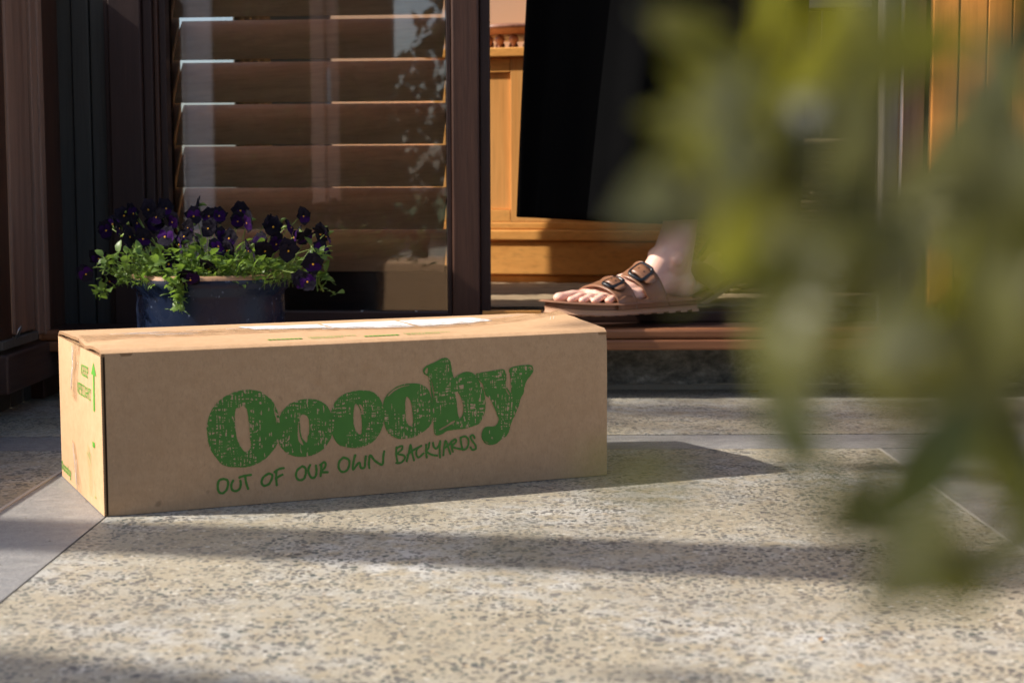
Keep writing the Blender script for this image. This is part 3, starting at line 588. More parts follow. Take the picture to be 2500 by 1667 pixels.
col=empty('veranda_column','white painted veranda column behind the camera, mirrored in the glass','column',(-1.78,-.45,0))
mb=MB(); mb.lathe([(.085,0),(.085,.07),(.07,.08),(.07,2.6)],32); build(mb,'shaft',M['white'],col,True)
tp=empty('garden_door_frame','reddish timber door frame with a steel latch plate behind the camera','door frame',(-1.22,-.25,0))
bx('stile',-.045,.0,-.03,.03,0,2.2,M['palepost'],tp,.003); bx('stile',.004,.036,-.02,.02,0,2.2,M['palepost'],tp,.003)
bx('latch_plate',.006,.022,.021,.0235,.58,.70,M['steel'],tp,.001)
# ================================================================ CARDBOARD BOX
BL,BW,BH=.5309,.2453,.155
box=empty('cardboard_box','long brown cardboard delivery box with large green hand-drawn lettering, standing on the paving','cardboard box',(-.3823,1.5429,.0006),.42282)
TK=.003
def bulge(u,v,L_,H_):  # slight outward bow of a board
    return .0022*math.sin(math.pi*u/L_)*math.sin(math.pi*v/H_)
def board(name,L_,H_,nx,ny,fn,mat_,parent=box):
    # thick sheet: fn(u,v)->(point outer, normal)
    mb=MB(); 
    for side in (0,1):
        for j in range(ny+1):
            for i in range(nx+1):
                p_,n_=fn(L_*i/nx,H_*j/ny); p_=Vector(p_)-Vector(n_)*(TK*side); mb.v.append(tuple(p_))
    o=(nx+1)*(ny+1)
    for j in range(ny):
        for i in range(nx):
            a=j*(nx+1)+i; mb.f.append((a,a+1,a+nx+2,a+nx+1)); mb.m.append(0); mb.f.append((o+a,o+a+nx+1,o+a+nx+2,o+a+1)); mb.m.append(0)
    def edge(idx):
        for a,b in zip(idx[:-1],idx[1:]): mb.f.append((a,b,o+b,o+a)); mb.m.append(1)
    edge([i for i in range(nx+1)]); edge([ny*(nx+1)+i for i in range(nx,-1,-1)])
    edge([j*(nx+1) for j in range(ny,-1,-1)]); edge([j*(nx+1)+nx for j in range(ny+1)])
    ob=build(mb,name,[mat_,M['kraft_in']],parent,True); 
    for p_ in ob.data.polygons:
        if p_.material_index==1: p_.use_smooth=False
    ob.modifiers.new('e','EDGE_SPLIT').split_angle=R(50)
    return ob
BUL=.0
def front_y(u,z):
    d=-.0002-.0012*math.sin(math.pi*max(0,u)/BL)*math.sin(math.pi*min(1,max(0,z)/BH))
    d+=.0007*math.exp(-((u-.252-.02*(z-.1))/.0035)**2)*min(1,max(0,(z-.045)/.05))          # soft vertical crease
    d+=.0006*math.exp(-(((u-.19)-(z-.125)*-1.6)/.004)**2)*math.exp(-((z-.118)/.014)**2)     # slanting dent
    d+=.0005*mnoise.noise(Vector((u*14,z*22,4)))
    d+=.0022*math.exp(-((u-BL)**2+(z-BH)**2)/.00012)+.0018*math.exp(-(u**2+z**2)/.00010)+.0012*math.exp(-((u-.02)**2+(z-BH)**2)/.0001)
    return d
fr=board('side_panel',BL-.0006,BH-.001,190,56,lambda u,v:((u+.0003,front_y(u,v),v),(0,-1,0)),M['kraft'])
board('side_panel',BL,BH-.001,20,6,lambda u,v:((u,BW,v),(0,1,0)),M['kraft'])
board('end_panel',BW-.0012,BH-.0035,16,10,lambda u,v:((-.0037-.0018*math.sin(math.pi*u/BW)*math.sin(math.pi*v/BH),u+.0006,v),(-1,0,0)),M['kraft'])
board('end_panel',BW-.004,BH-.001,8,6,lambda u,v:((BL,u+.002,v),(1,0,0)),M['kraft'])
board('base_panel',BL-.008,BW-.008,2,2,lambda u,v:((u+.004,v+.004,.003),(0,0,1)),M['kraft'])
# cut corrugated edge of the end panel, seen from the long side, with its flutes
nfl=60
bx('flute_gap_shade',-.0032,.0004,.0016,.0035,.001,BH-.003,M['edge_dark'],box,0)  # near-black strips painted as the shade inside the flute gap
bx('flute_gap_shade',-.0014,-.0001,.0004,.0016,.001,BH-.004,M['edge_dark'],box,0)
mb=MB(); mb.box(-.0039,-.0035,-.0002,.0020,.001,BH-.0035)
for i in range(nfl):
    z=.0015+(BH-.006)*i/nfl; hgt=(BH-.006)/nfl
    o=len(mb.v); mb.v+=[(-.0036,-.0002,z),(-.0021,-.0002,z+hgt*.36),(-.0036,-.0002,z+hgt*.72),(-.0036,.0016,z),(-.0021,.0016,z+hgt*.36),(-.0036,.0016,z+hgt*.72)]
    mb.f+=[(o,o+1,o+2),(o,o+3,o+4,o+1),(o+1,o+4,o+5,o+2)]; mb.m+=[0,0,0]
build(mb,'corrugated_edge',M['flute'],box)
# top flaps
def top_z(u,v,front):
    # u along the box, v across; seam at SV
    SV=.1206; e=abs(v-SV)/SV; k=max(0,1-e)
    zb=.0006+.0036*k**1.3*(.55+.45*math.cos(u*9))+.0012*math.sin(u*21+v*30)*k
    er=max(0,1-(BL-u)/.11); zb+=.0085*er**1.6*(k**.7)*(1 if front else .75)
    el=max(0,1-u/.05); zb-=.0045*el**1.4*math.exp(-((v-.085)/.03)**2)*1.0
    return zb
SV=.1206
def flap(front):
    if front: f=lambda u,v:((u*(BL)/BL,v,BH-.0002+TK*.6+top_z(u,v,True)),(0,0,1)); v0,v1=.0008,SV-.0008
    else: f=lambda u,v:((u,v,BH-.0002+TK*.6+top_z(u,v,False)),(0,0,1)); v0,v1=SV+.0008,BW-.0004
    g=lambda u,v:f(-.0031+u*1.006 + .0012*mnoise.noise(Vector((v*60,u*3,2)))*(1 if u<.01 or u>BL-.012 else 0),v0+v)
    # round the fold down over the long edge
    def h(u,v):
        p_,n_=g(u,v); p_=list(p_); d=(p_[1]-v0) if front else (v1-p_[1]); 
        r_=.004
        if d<r_: p_[2]-=r_*(1-math.sqrt(max(0,1-(1-d/r_)**2)))*.75
        return tuple(p_),n_
    return board('top_flap',BL-.001,v1-v0,60,24,h,M['kraft'])
flap(True); flap(False)
# inner end flap tucked under, seen in the gap on the left
bx('inner_flap',.002,.10,.006,BW-.006,BH-.0065,BH-.0035,M['kraft_in'],box,0)
def fz(u,v): return BH-.0002+TK*.6+top_z(u,v,v<SV)
def patch(quad,name,m,nu=24,nv=4,lift=.0004,amp=0):
    mb=MB(); q=[Vector((*c,0)) for c in quad]
    for j in range(nv+1):
        for i in range(nu+1):
            a=q[0].lerp(q[1],i/nu); b=q[3].lerp(q[2],i/nu); p_=a.lerp(b,j/nv)
            mb.v.append((p_.x,p_.y,fz(p_.x,p_.y)+lift+amp*mnoise.noise(Vector((p_.x*90,p_.y*160,7)))))
    for j in range(nv):
        for i in range(nu):
            a=j*(nu+1)+i; mb.f.append((a+nu+1,a+nu+2,a+1,a)); mb.m.append(0)
    return build(mb,name,m,box,True)
def mm(P): return [(a/1000,b/1000) for a,b in P]
for L_ in ([(.180,.196),(.270,.1965),(.2695,.1275),(.1795,.126)],[(.2745,.196),(.3615,.196),(.361,.128),(.2745,.128)],[(.366,.196),(.4535,.1955),(.453,.128),(.3655,.1285)]):
    patch(L_,'white_label',M['label'],18,6,.0005,.0003)
# tape along the seam, wrinkled, ends folded down the end panels
patch([(.0,.146),(.530,.146),(.530,.097),(.0,.097)],'seam_tape',M['tape'],160,14,.0011,.0012)
for k in range(16):
    u0=random.uniform(.0,.45); v0=random.uniform(.1,.143); ln=random.uniform(.015,.07)
    mb=MB(); mb.tube([(u0+ln*t,v0+.002*math.sin(t*5+k),fz(u0+ln*t,v0)+.0018) for t in (0,.25,.5,.75,1)],[.0001,.00028,.00022,.0003,.0001],4)
    build(mb,'tape_crease',M['crinkle'],box,True)
def endz(v,z): return -.0037-.0018*math.sin(math.pi*max(0,v-.0006)/BW)*math.sin(math.pi*z/BH)
def endpatch(q,name,m,nu,nv,lift,amp):
    mb=MB()
    q=[Vector((c[0],c[1],0)) for c in q]
    for j in range(nv+1):
        for i in range(nu+1):
            p_=q[0].lerp(q[1],i/nu).lerp(q[3].lerp(q[2],i/nu),j/nv)
            mb.v.append((endz(p_.x,p_.y)-lift-amp*mnoise.noise(Vector((p_.x*120,p_.y*90,3))),p_.x,p_.y))
    for j in range(nv):
        for i in range(nu): a=j*(nu+1)+i; mb.f.append((a,a+1,a+nu+2,a+nu+1)); mb.m.append(0)
    return build(mb,name,m,box,True)
endpatch([(.150,.156),(.106,.156),(.128,.095),(.152,.098)],'end_tape',M['tape'],14,30,.0014,.0014)
endpatch([(.158,.052),(.146,.050),(.118,.003),(.150,.001)],'end_tape',M['tape'],10,24,.0012,.0012)
cr=MB()
for (v0,z0,v1,z1) in [(.143,.15,.140,.13),(.140,.13,.147,.118),(.138,.135,.146,.105),(.146,.118,.150,.104),(.150,.104,.143,.112),(.143,.112,.139,.128),(.136,.15,.141,.12),(.146,.05,.142,.025),(.142,.025,.133,.002),(.138,.04,.141,.008),(.130,.035,.136,.012)]:
    m_=((v0+v1)/2+.001,(z0+z1)/2)
    cr=MB(); cr.tube([(endz(a,b)-.0022,a,b) for a,b in ((v0,z0),m_,(v1,z1))],[.0002,.00035,.0002],4)
    build(cr,'tape_crease',M['crinkle'],box,True)
# staples sticking up at the far corner
mb=MB()
for u_ in (.503,.507): mb.tube([(u_,.083,fz(u_,.083)),(u_+.0008,.083,fz(u_,.083)+.0035)],.00025,4)
build(mb,'paper_thread',M['crinkle'],box)

# ---- printing ------------------------------------------------
def subdiv(P,n=5,jit=.10,seed=0,closed=True):
    rr_=random.Random(seed); out=[]; N_=len(P)
    for i in range(N_ if closed else N_-1):
        p0,p1,p2,p3=[P[(i+k)%N_] if closed else P[max(0,min(N_-1,i+k))] for k in (-1,0,1,2)]
        for s in range(n):
            t=s/n
            q=[.5*((2*p1[a])+(-p0[a]+p2[a])*t+(2*p0[a]-5*p1[a]+4*p2[a]-p3[a])*t*t+(-p0[a]+3*p1[a]-3*p2[a]+p3[a])*t**3) for a in (0,1)]
            j=jit*rr_.gauss(0,1)*(2.2 if rr_.random()<.12 else 1)
            out.append((q[0]+j,q[1]+j*rr_.uniform(-1,1)))
    if not closed: out.append(P[-1])
    return out
from mathutils.geometry import tessellate_polygon
def filled(loops,name,m,lift,parent=box):
    """loops in mm on the long side; triangulated flat print"""
    bm=bmesh.new(); es=[]
    for L_ in loops:
        vs=[bm.verts.new((x/1000,0,z/1000)) for x,z in L_]
        es+=[bm.edges.new((vs[i],vs[(i+1)%len(vs)])) for i in range(len(vs))]
    bmesh.ops.triangle_fill(bm,edges=es,use_beauty=True,use_dissolve=False)
    [bmesh.ops.subdivide_edges(bm,edges=[e for e in bm.edges if e.calc_length()>.005],cuts=1) for _ in range(4)]; bmesh.ops.triangulate(bm,faces=bm.faces)
    for v in bm.verts: v.co.y=front_y(v.co.x,v.co.z)-lift
    bmesh.ops.recalc_face_normals(bm,faces=bm.faces)
    me=bpy.data.meshes.new(name); bm.to_mesh(me); bm.free(); me.materials.append(m)
    return link(bpy.data.objects.new(name,me),parent)
LIFT=.00035
for k,(outer,holes) in enumerate(LOGO):
    loops=[subdiv(outer,7,.14 if k!=0 else .16,k)]+[subdiv(h_,5,.09,50+k) for h_ in holes]
    filled(loops,'printed_letter',M['logo'],LIFT+.00006*k)
def stroke(P,wd,fy,mb,lift):
    """flat marker-pen ribbon with round ends; fy maps (a,b)->3d"""
    P=[Vector((*p_,0)) for p_ in P]; N_=len(P); L=[];Rr=[]
    for i in range(N_):
        t=(P[min(i+1,N_-1)]-P[max(i-1,0)]).normalized(); n_=Vector((-t.y,t.x,0))
        w_=wd/2*(1+.10*math.sin(i*1.7+P[0].x))
        L.append(P[i]+n_*w_); Rr.append(P[i]-n_*w_)
    o=len(mb.v)
    for a,b in zip(L,Rr): mb.v.append(fy(a.x,a.y,lift)); mb.v.append(fy(b.x,b.y,lift))
    for i in range(N_-1): mb.f.append((o+2*i,o+2*i+1,o+2*i+3,o+2*i+2)); mb.m.append(0)
    for e,(c,sgn) in enumerate(((P[0],-1),(P[-1],1))):
        t=((P[1]-P[0]) if e==0 else (P[-1]-P[-2])).normalized()*sgn; n_=Vector((-t.y,t.x,0)); k0=len(mb.v)
        for a in range(9):
            an=-math.pi/2+math.pi*a/8; q=c+(t*math.cos(an)+n_*math.sin(an))*wd/2; mb.v.append(fy(q.x,q.y,lift+.00001))
        mb.f.append(tuple(range(k0,k0+9))); mb.m.append(0)
fF=lambda a,b,l:(a/1000,front_y(a/1000,b/1000)-l,b/1000)
words=[(0,4),(4,8),(8,12),(12,15),(15,len(TAG))]
for wi,(a,b) in enumerate(words):
    mb=MB()
    for k,s_ in enumerate(TAG[a:b]): stroke(subdiv(s_,4,.03,k,False),2.35 if wi<4 else 2.1,fF,mb,LIFT+.00004*k)
    build(mb,'printed_word',M['ink'],box)
# small block letters by strokes on a unit cell (slab serifs)
GL={'K':[[(.15,0),(.15,1)],[(.8,1),(.2,.45)],[(.35,.55),(.85,0)]],
'E':[[(.2,0),(.2,1)],[(0,0),(.85,0),(.85,.25)],[(0,1),(.85,1),(.85,.75)],[(.2,.5),(.6,.5)]],
'P':[[(.2,0),(.2,1)],[(0,0),(.45,0)],[(0,1),(.7,1),(.85,.75),(.7,.5),(.2,.5)]],
'U':[[(.2,1),(.2,.25),(.5,0),(.8,.25),(.8,1)]],
'R':[[(.2,0),(.2,1)],[(0,0),(.42,0)],[(0,1),(.7,1),(.85,.75),(.7,.5),(.2,.5)],[(.5,.5),(.8,0),(1,0)]],
'I':[[(.5,0),(.5,1)],[(.15,0),(.85,0)],[(.15,1),(.85,1)]],
'G':[[(.85,.75),(.85,.9),(.5,1),(.15,.75),(.15,.25),(.5,0),(.85,.12),(.85,.45)],[(.55,.45),(1,.45)]],
'H':[[(.2,0),(.2,1)],[(.8,0),(.8,1)],[(.2,.5),(.8,.5)]],
'T':[[(.5,0),(.5,1)],[(.05,.72),(.05,1),(.95,1),(.95,.72)],[(.25,0),(.75,0)]],
'O':[[(.5,.06),(.15,.3),(.15,.7),(.5,.94),(.85,.7),(.85,.3),(.5,.06)]],
'o':[[(.5,.04),(.15,.2),(.15,.5),(.5,.66),(.85,.5),(.85,.2),(.5,.04)]],
'b':[[(.2,1),(.2,.05)],[(.2,.1),(.6,.03),(.85,.3),(.6,.62),(.2,.5)]],
'y':[[(.1,.65),(.5,.1)],[(.9,.65),(.4,-.25),(.1,-.25)]]}
def text(word,quad,wd,fy,m,name,parent=box,lift=.0004):
    q=[Vector((*c,0)) for c in quad]; n=len(word); mb=MB(); kk=0
    for i,chr_ in enumerate(word):
        for s_ in GL[chr_]:
            P=[]
            for x,y_ in s_:
                s=(i+.06+.86*x)/n; a=q[3].lerp(q[2],s); b=q[0].lerp(q[1],s); c=a+(b-a)*y_; P.append((c.x,c.y))
            stroke(P,wd,fy,mb,lift+.00003*(kk%7)); kk+=1
    return build(mb,name,m,parent)
fE=lambda a,b,l:(endz(a/1000,b/1000)-l,a/1000,b/1000)
text('KEEP',[(102,135),(60,135),(60,125.5),(102,125.5)],1.6,fE,M['ink2'],'printed_word')
text('UPRIGHT',[(123,115.2),(49,115.2),(49,105),(123,105)],1.6,fE,M['ink2'],'printed_word')
text('Ooooby',[(243.5,18),(181,18),(181,8),(243.5,8)],2.0,fE,M['ink2'],'printed_word')
mb=MB()
def poly(mb,P,fy,lift): o=len(mb.v); mb.v+=[fy(a,b,lift) for a,b in P]; mb.f.append(tuple(range(o,o+len(P)))); mb.m.append(0)
poly(mb,[(34.5,143.5),(47.5,130.8),(21.5,130.8)],fE,.0004); poly(mb,[(38.2,130.9),(38.2,96),(30.8,96),(30.8,130.9)],fE,.00043)
build(mb,'printed_arrow',M['ink2'],box)
mb=MB(); poly(mb,[(47.5,65.5),(36,65.5),(35,61.5),(39,59.8),(46.5,60.2)],fE,.0004)
stroke([(42.6,60),(42.3,35),(42,12)],.5,fE,mb,.00045); stroke([(46,11.5),(42,10.5),(38,11.5)],.9,fE,mb,.0005)
for dx,zt in ((56,52),(62,57),(68,50)):
    stroke(subdiv([(dx+4,9),(dx+2,22),(dx,38),(dx+1,zt)],4,0,1,False),.5,fE,mb,.00045)
    stroke(subdiv([(dx+1,zt-12),(dx+7,zt-5),(dx+8,zt+1),(dx+2,zt-3)],4,0,1,False),.6,fE,mb,.00050)
build(mb,'printed_garden_tools',M['ink2'],box)
fT=lambda a,b,l:(a/1000,b/1000,fz(a/1000,b/1000)+l)
mb=MB(); 
for (a,b,c,d) in ((167,203,31,38),(266,304,24,31)):
    n=8
    for i in range(n):
        u0=a+(b-a)*i/n; u1=a+(b-a)*(i+1)/n-.6; poly(mb,[(u0,c),(u1,c),(u1+1,d),(u0+1,d)],fT,.0007)
for (a,b,v_) in ((211,262,40),(211,245,30),(313,366,36),(313,350,26)):
    u=a
    while u<b:
        ww=random.uniform(1.2,3); stroke([(u,v_-2.5),(u+.5,v_+2.5)],1.0,fT,mb,.0007+.00002*(int(u)%5)); 
        if random.random()<.6: stroke([(u,v_+2.0),(u+ww*.7,v_+2.0)],.9,fT,mb,.0009)
        u+=ww+.8
build(mb,'printed_notes',M['ink2'],box)

# ================================================================ POT + VIOLAS
PC=Vector((-.4035,2.215,0)); RIMZ=.1965
pot=empty('flower_pot','dark blue glazed round flower pot with worn clay rim behind the box','flower pot',PC)
mb=MB(); mb.lathe([(0,.001),(.078,.001),(.083,.004),(.092,.06),(.0975,.12),(.0985,.150),(.0975,.166),(.0985,.172),(.104,.178),(.1055,.184),(.1045,.1905)],72)
build(mb,'body',M['glaze'],pot,True)
mb=MB(); mb.lathe([(.1045,.1905),(.1035,.1945),(.0995,.1965),(.0945,.195),(.0925,.189),(.092,.17)],72); build(mb,'rim',M['rimclay'],pot,True)
mb=MB(); mb.lathe([(.0925,.176),(.06,.181),(0,.184)],36); build(mb,'soil',M['soil'],pot,True)
vio=empty('viola_plant','black violas with bright green leaves growing in the blue flower pot','flowers',PC+Vector((0,0,.18)))
base=PC+Vector((0,0,.18))
# petals: (centre angle, length, width, offset y) ; flower faces -Y, up +Z
def flower_mesh(seed):
    r=random.Random(seed); mb=MB()
    def pet(ang,L_,W_,dy,cup,mi,tip=0):
        n1,n2=6,5; o=len(mb.v); ca,sa=math.cos(ang),math.sin(ang)
        for i in range(n1+1):
            t=i/n1; wd=W_*math.sin(math.pi*min(.985,.10+.86*t**.8))**.75
            for j in range(n2+1):
                s=(j/n2-.5)*2; x=s*wd; l=L_*t*(1-.10*s*s*t)
                y=dy-cup*(t*t)*L_+cup*.5*s*s*wd+.0006*math.sin(7*t+3*s+seed)
                mb.v.append((x*sa+l*ca,y,-x*ca+l*sa))
        for i in range(n1):
            for j in range(n2):
                a=o+i*(n2+1)+j; mb.f.append((a,a+1,a+n2+2,a+n2+1)); mb.m.append(mi if not (mi==1 and i>3) else 0)
    J=lambda a:a*r.uniform(.88,1.14)
    pet(R(108)+r.uniform(-.1,.1),J(.0115),J(.0072),.0016,-.15,0); pet(R(72)+r.uniform(-.1,.1),J(.0115),J(.0072),.0010,-.15,0)
    pet(R(168)+r.uniform(-.1,.1),J(.0105),J(.0058),.0003,.12,1 if seed%2 else 0); pet(R(12)+r.uniform(-.1,.1),J(.0105),J(.0058),.0002,.12,1 if seed%2 else 0)
    pet(R(270)+r.uniform(-.1,.1),J(.0110),J(.0078),-.0006,.18,1 if seed%3 else 0)
    # eye
    o=len(mb.v); mb.v+=[(0,-.0022,0)]+[(.0010*math.cos(a),-.0016,.0010*math.sin(a)-.0004) for a in np.linspace(0,2*math.pi,8)[:-1]]
    for k in range(7): mb.f.append((o,o+1+k,o+1+(k+1)%7)); mb.m.append(2)
    # spur and calyx
    k0=len(mb.f); mb.tube([(0,.0012,.0006),(0,.006,.002),(0,.0095,.0005)],[.0016,.0018,.0006],6,3)
    return mb
fl=[]
FMATS=[M['pet'],M['pur'],M['eye'],M['vstem']]
Z5=[(800,150),(870,330),(730,500),(1340,230),(1520,230),(1640,230),(1380,110),(280,400),(430,380),(560,480),(200,730),(330,1000),(40,920),(1040,800),(1180,570),(1400,560),(1620,600),(1230,480),(1520,850),(1290,980),(1000,140),(600,200),(1280,370),(1090,300),(1520,380),(1680,470),(640,320),(500,230),(370,330),(900,250),(1000,480)]
Z6=[(230,160),(200,290),(620,360),(820,370),(990,230),(1200,440),(890,490),(1000,490),(1190,640),(1100,800),(450,560),(520,640),(340,640),(100,500),(800,640),(650,560),(950,1000),(1030,1020),(700,330),(320,310),(80,640),(1270,470),(560,300)]
spots=[(200+x/4.9,480+y/4.9) for x,y in Z5]+[(540+x/4.9,480+y/4.9) for x,y in Z6]
face_on={0,1,2,3,13,31,32,35,33,5,4}
protos=[]
stemm=MB()
for i,(px_s,py_s) in enumerate(spots):
    front=(py_s-500)/160; Y=2.275-.13*min(1.15,max(-.3,front))+random.uniform(-.012,.012)
    if py_s<530: Y+=.01
    if py_s>555: Y-=.028
    if px_s>770 or px_s<250: Y=2.21+random.uniform(-.02,.02)
    if i in (11,12): Y=2.15
    p_=PX(px_s,py_s,Y); sc=random.uniform(1.08,1.45)
    if i in face_on: ry,rx,rz=random.uniform(-.2,.2),random.uniform(-.05,.35),random.uniform(-.35,.35)
    else: ry,rx,rz=random.uniform(-.7,.7),random.uniform(-.5,.9),random.uniform(-1.6,1.6)
    if i in (18,19,38,11): rx=1.1; rz=random.uniform(-.5,.5)
    if len(protos)<9: o=build(flower_mesh(i),'flower',FMATS,vio,True); protos.append(o)
    else: o=protos[i%9].copy(); C.objects.link(o); o.parent=vio
    o.location=p_-base; o.rotation_euler=(rx,ry,rz); o.scale=(sc,)*3
    # stem from the clump to the flower
    q=Vector((PC.x+(p_.x-PC.x)*.62+random.uniform(-.012,.012),PC.y+(p_.y-PC.y)*.5,.188)); e=p_+Vector((0,.006,0)); md=(q+e)/2+Vector((random.uniform(-.006,.006),.004,.014))
    mb=MB(); mb.tube([tuple(Vector(v)-base) for v in (q,q.lerp(md,.6),md,e+Vector((0,.003,.006)),e)],[.0009,.0008,.0007,.0006,.0005],5)
    build(mb,'stem',M['vstem'],vio,True)
def leaf_mesh(L_,W_,n=6,fold=.25,curl=.3,teeth=0,pet=.5):
    mb=MB(); 
    for i in range(n+1):
        t=i/n; wd=W_*.5*max(.02,math.sin(math.pi*t**.85))**.8*(1+(teeth*.12 if i%2 else 0)); z=-curl*L_*t*t*.6+L_*.12*math.sin(math.pi*t)
        mb.v+=[(-wd,L_*t,z+fold*wd),(0,L_*t,z),(wd,L_*t,z+fold*wd)]
    for i in range(n):
        for k in (0,1): mb.f.append((i*3+k,i*3+k+1,(i+1)*3+k+1,(i+1)*3+k)); mb.m.append(0)
    mb.tube([(0,-L_*pet,-.1*L_),(0,-L_*pet*.4,0),(0,0,0)],L_*.035,4)
    return mb
lproto=[build(leaf_mesh(random.uniform(.012,.017),random.uniform(.0075,.011),6,.25,random.uniform(-.2,.5),1,.6),'leaf',M['vleaf'],vio,True) for _ in range(5)]
cnt=0; LV=[]
for i in range(285):
    a=random.uniform(-math.pi,math.pi); 
    if random.random()<.5: a=-math.pi/2+random.gauss(0,.8)
    rr_=.125*math.sqrt(random.uniform(.15,1)); z=.198+.045*(1-(rr_/.14)**2)*random.uniform(.2,1.1)+random.uniform(-.004,.006)
    p_=Vector((PC.x+rr_*1.12*math.cos(a),PC.y+rr_*.82*math.sin(a),z)); LV.append((p_,a))
trail=[]
for (pts,Y,n_) in (([(438,672),(440,700),(442,730),(441,758)],2.105,46),([(775,620),(780,660),(778,690),(790,712)],2.19,26),([(262,640),(250,670),(254,700),(262,715)],2.16,24),([(760,600),(785,640)],2.17,12),([(300,620),(330,640)],2.14,14)):
    P=[PX(a,b,Y+random.uniform(-.004,.004)) for a,b in pts]
    mb=MB(); q0=Vector((P[0].x,P[0].y+.02,.2)); mb.tube([tuple(v-base) for v in [q0]+P],.0012,5); build(mb,'stem',M['vstem'],vio,True)
    for k in range(n_):
        t=random.uniform(0,len(P)-1.001); i_=int(t); p_=P[i_].lerp(P[i_+1],t-i_)+Vector((random.gauss(0,.007),random.uniform(-.010,.004),random.gauss(0,.004))); trail.append((p_,random.uniform(-3,3)))
first=0
allL=LV[:300-len(trail)-5]+trail
for i,(p_,a) in enumerate(allL):
    o=lproto[i] if i<5 else lproto[i%5].copy()
    if i>=5: C.objects.link(o); o.parent=vio
    o.location=p_-base; s_=random.uniform(.7,1.25); o.scale=(s_,)*3
    o.rotation_euler=(random.uniform(-.5,1.2),random.uniform(-.6,.6),a-math.pi/2+random.gauss(0,.7))
# dense small foliage in the clump, too many to count
mb=MB(); lm=leaf_mesh(.011,.006,3,.25,.3,0,.8)
for i in range(1500):
    a=random.uniform(-math.pi,math.pi); rr_=.118*math.sqrt(random.random()); z=.183+.05*(1-(rr_/.14)**2)*random.random()
    T=Matrix.Translation((rr_*1.1*math.cos(a),rr_*.85*math.sin(a),z-.18))@Matrix.Rotation(a-1.57+random.gauss(0,.8),4,'Z')@Matrix.Rotation(random.uniform(-.4,1.4),4,'X')@Matrix.Rotation(random.uniform(-.6,.6),4,'Y')@Matrix.Scale(random.uniform(.6,1.2),4)
    mb.add([T@Vector(v) for v in lm.v],lm.f)
fo=build(mb,'small_foliage',M['vleaf'],vio,True); fo['kind']='stuff'
# ================================================================ PERSON
HEEL=Vector((.284,2.567,FZ+.0012)); TOE=Vector((.051,2.397,FZ+.0012)); DIR=(TOE-HEEL); FL=DIR.length; FD=DIR.normalized()
LAT=Vector((0,0,1)).cross(FD)      # person's left = towards the camera
person=empty('person','person in wide black trousers and brown two-strap sandals stepping out of the doorway','person',(.2,2.62,FZ))
def frame_mtx(origin,fd,pitch=0):
    lat=Vector((0,0,1)).cross(fd); up=Vector((0,0,1)); m_=Matrix((fd,lat,up)).transposed().to_4x4(); m_.translation=origin
    return m_@Matrix.Rotation(pitch,4,'Y')@Matrix.Diagonal((.955,.92,1,1))
PM=Matrix.Translation((.2,2.62,FZ)).inverted()
ML=frame_mtx(HEEL,FD)
def caps(mb,p0,p1,r0,r1,n=16):
    p0,p1=Vector(p0),Vector(p1); d=p1-p0; pts=[];rs=[]
    dn=d.normalized()
    for k in range(5): a=-math.pi/2+math.pi/2*k/5; pts.append(p0+dn*(r0*math.sin(a))); rs.append(max(r0*math.cos(a),1e-5))
    for k in range(7): t=k/6; pts.append(p0+d*t); rs.append(r0+(r1-r0)*t)
    for k in range(1,6): a=math.pi/2*k/5; pts.append(p1+dn*(r1*math.sin(a))); rs.append(max(r1*math.cos(a),1e-5))
    mb.tube(pts,rs,n)
def ell(mb,c,r,T=None,n=16):
    bm=bmesh.new(); bmesh.ops.create_uvsphere(bm,u_segments=n,v_segments=n//2+2,radius=1)
    vs=[Vector((v.co.x*r[0],v.co.y*r[1],v.co.z*r[2])) for v in bm.verts]
    if T is not None: vs=[T@v for v in vs]
    mb.add([Vector(c)+v for v in vs],[[v.index for v in f.verts] for f in bm.faces]); bm.free()
SOLE=.0165  # footbed height above ground
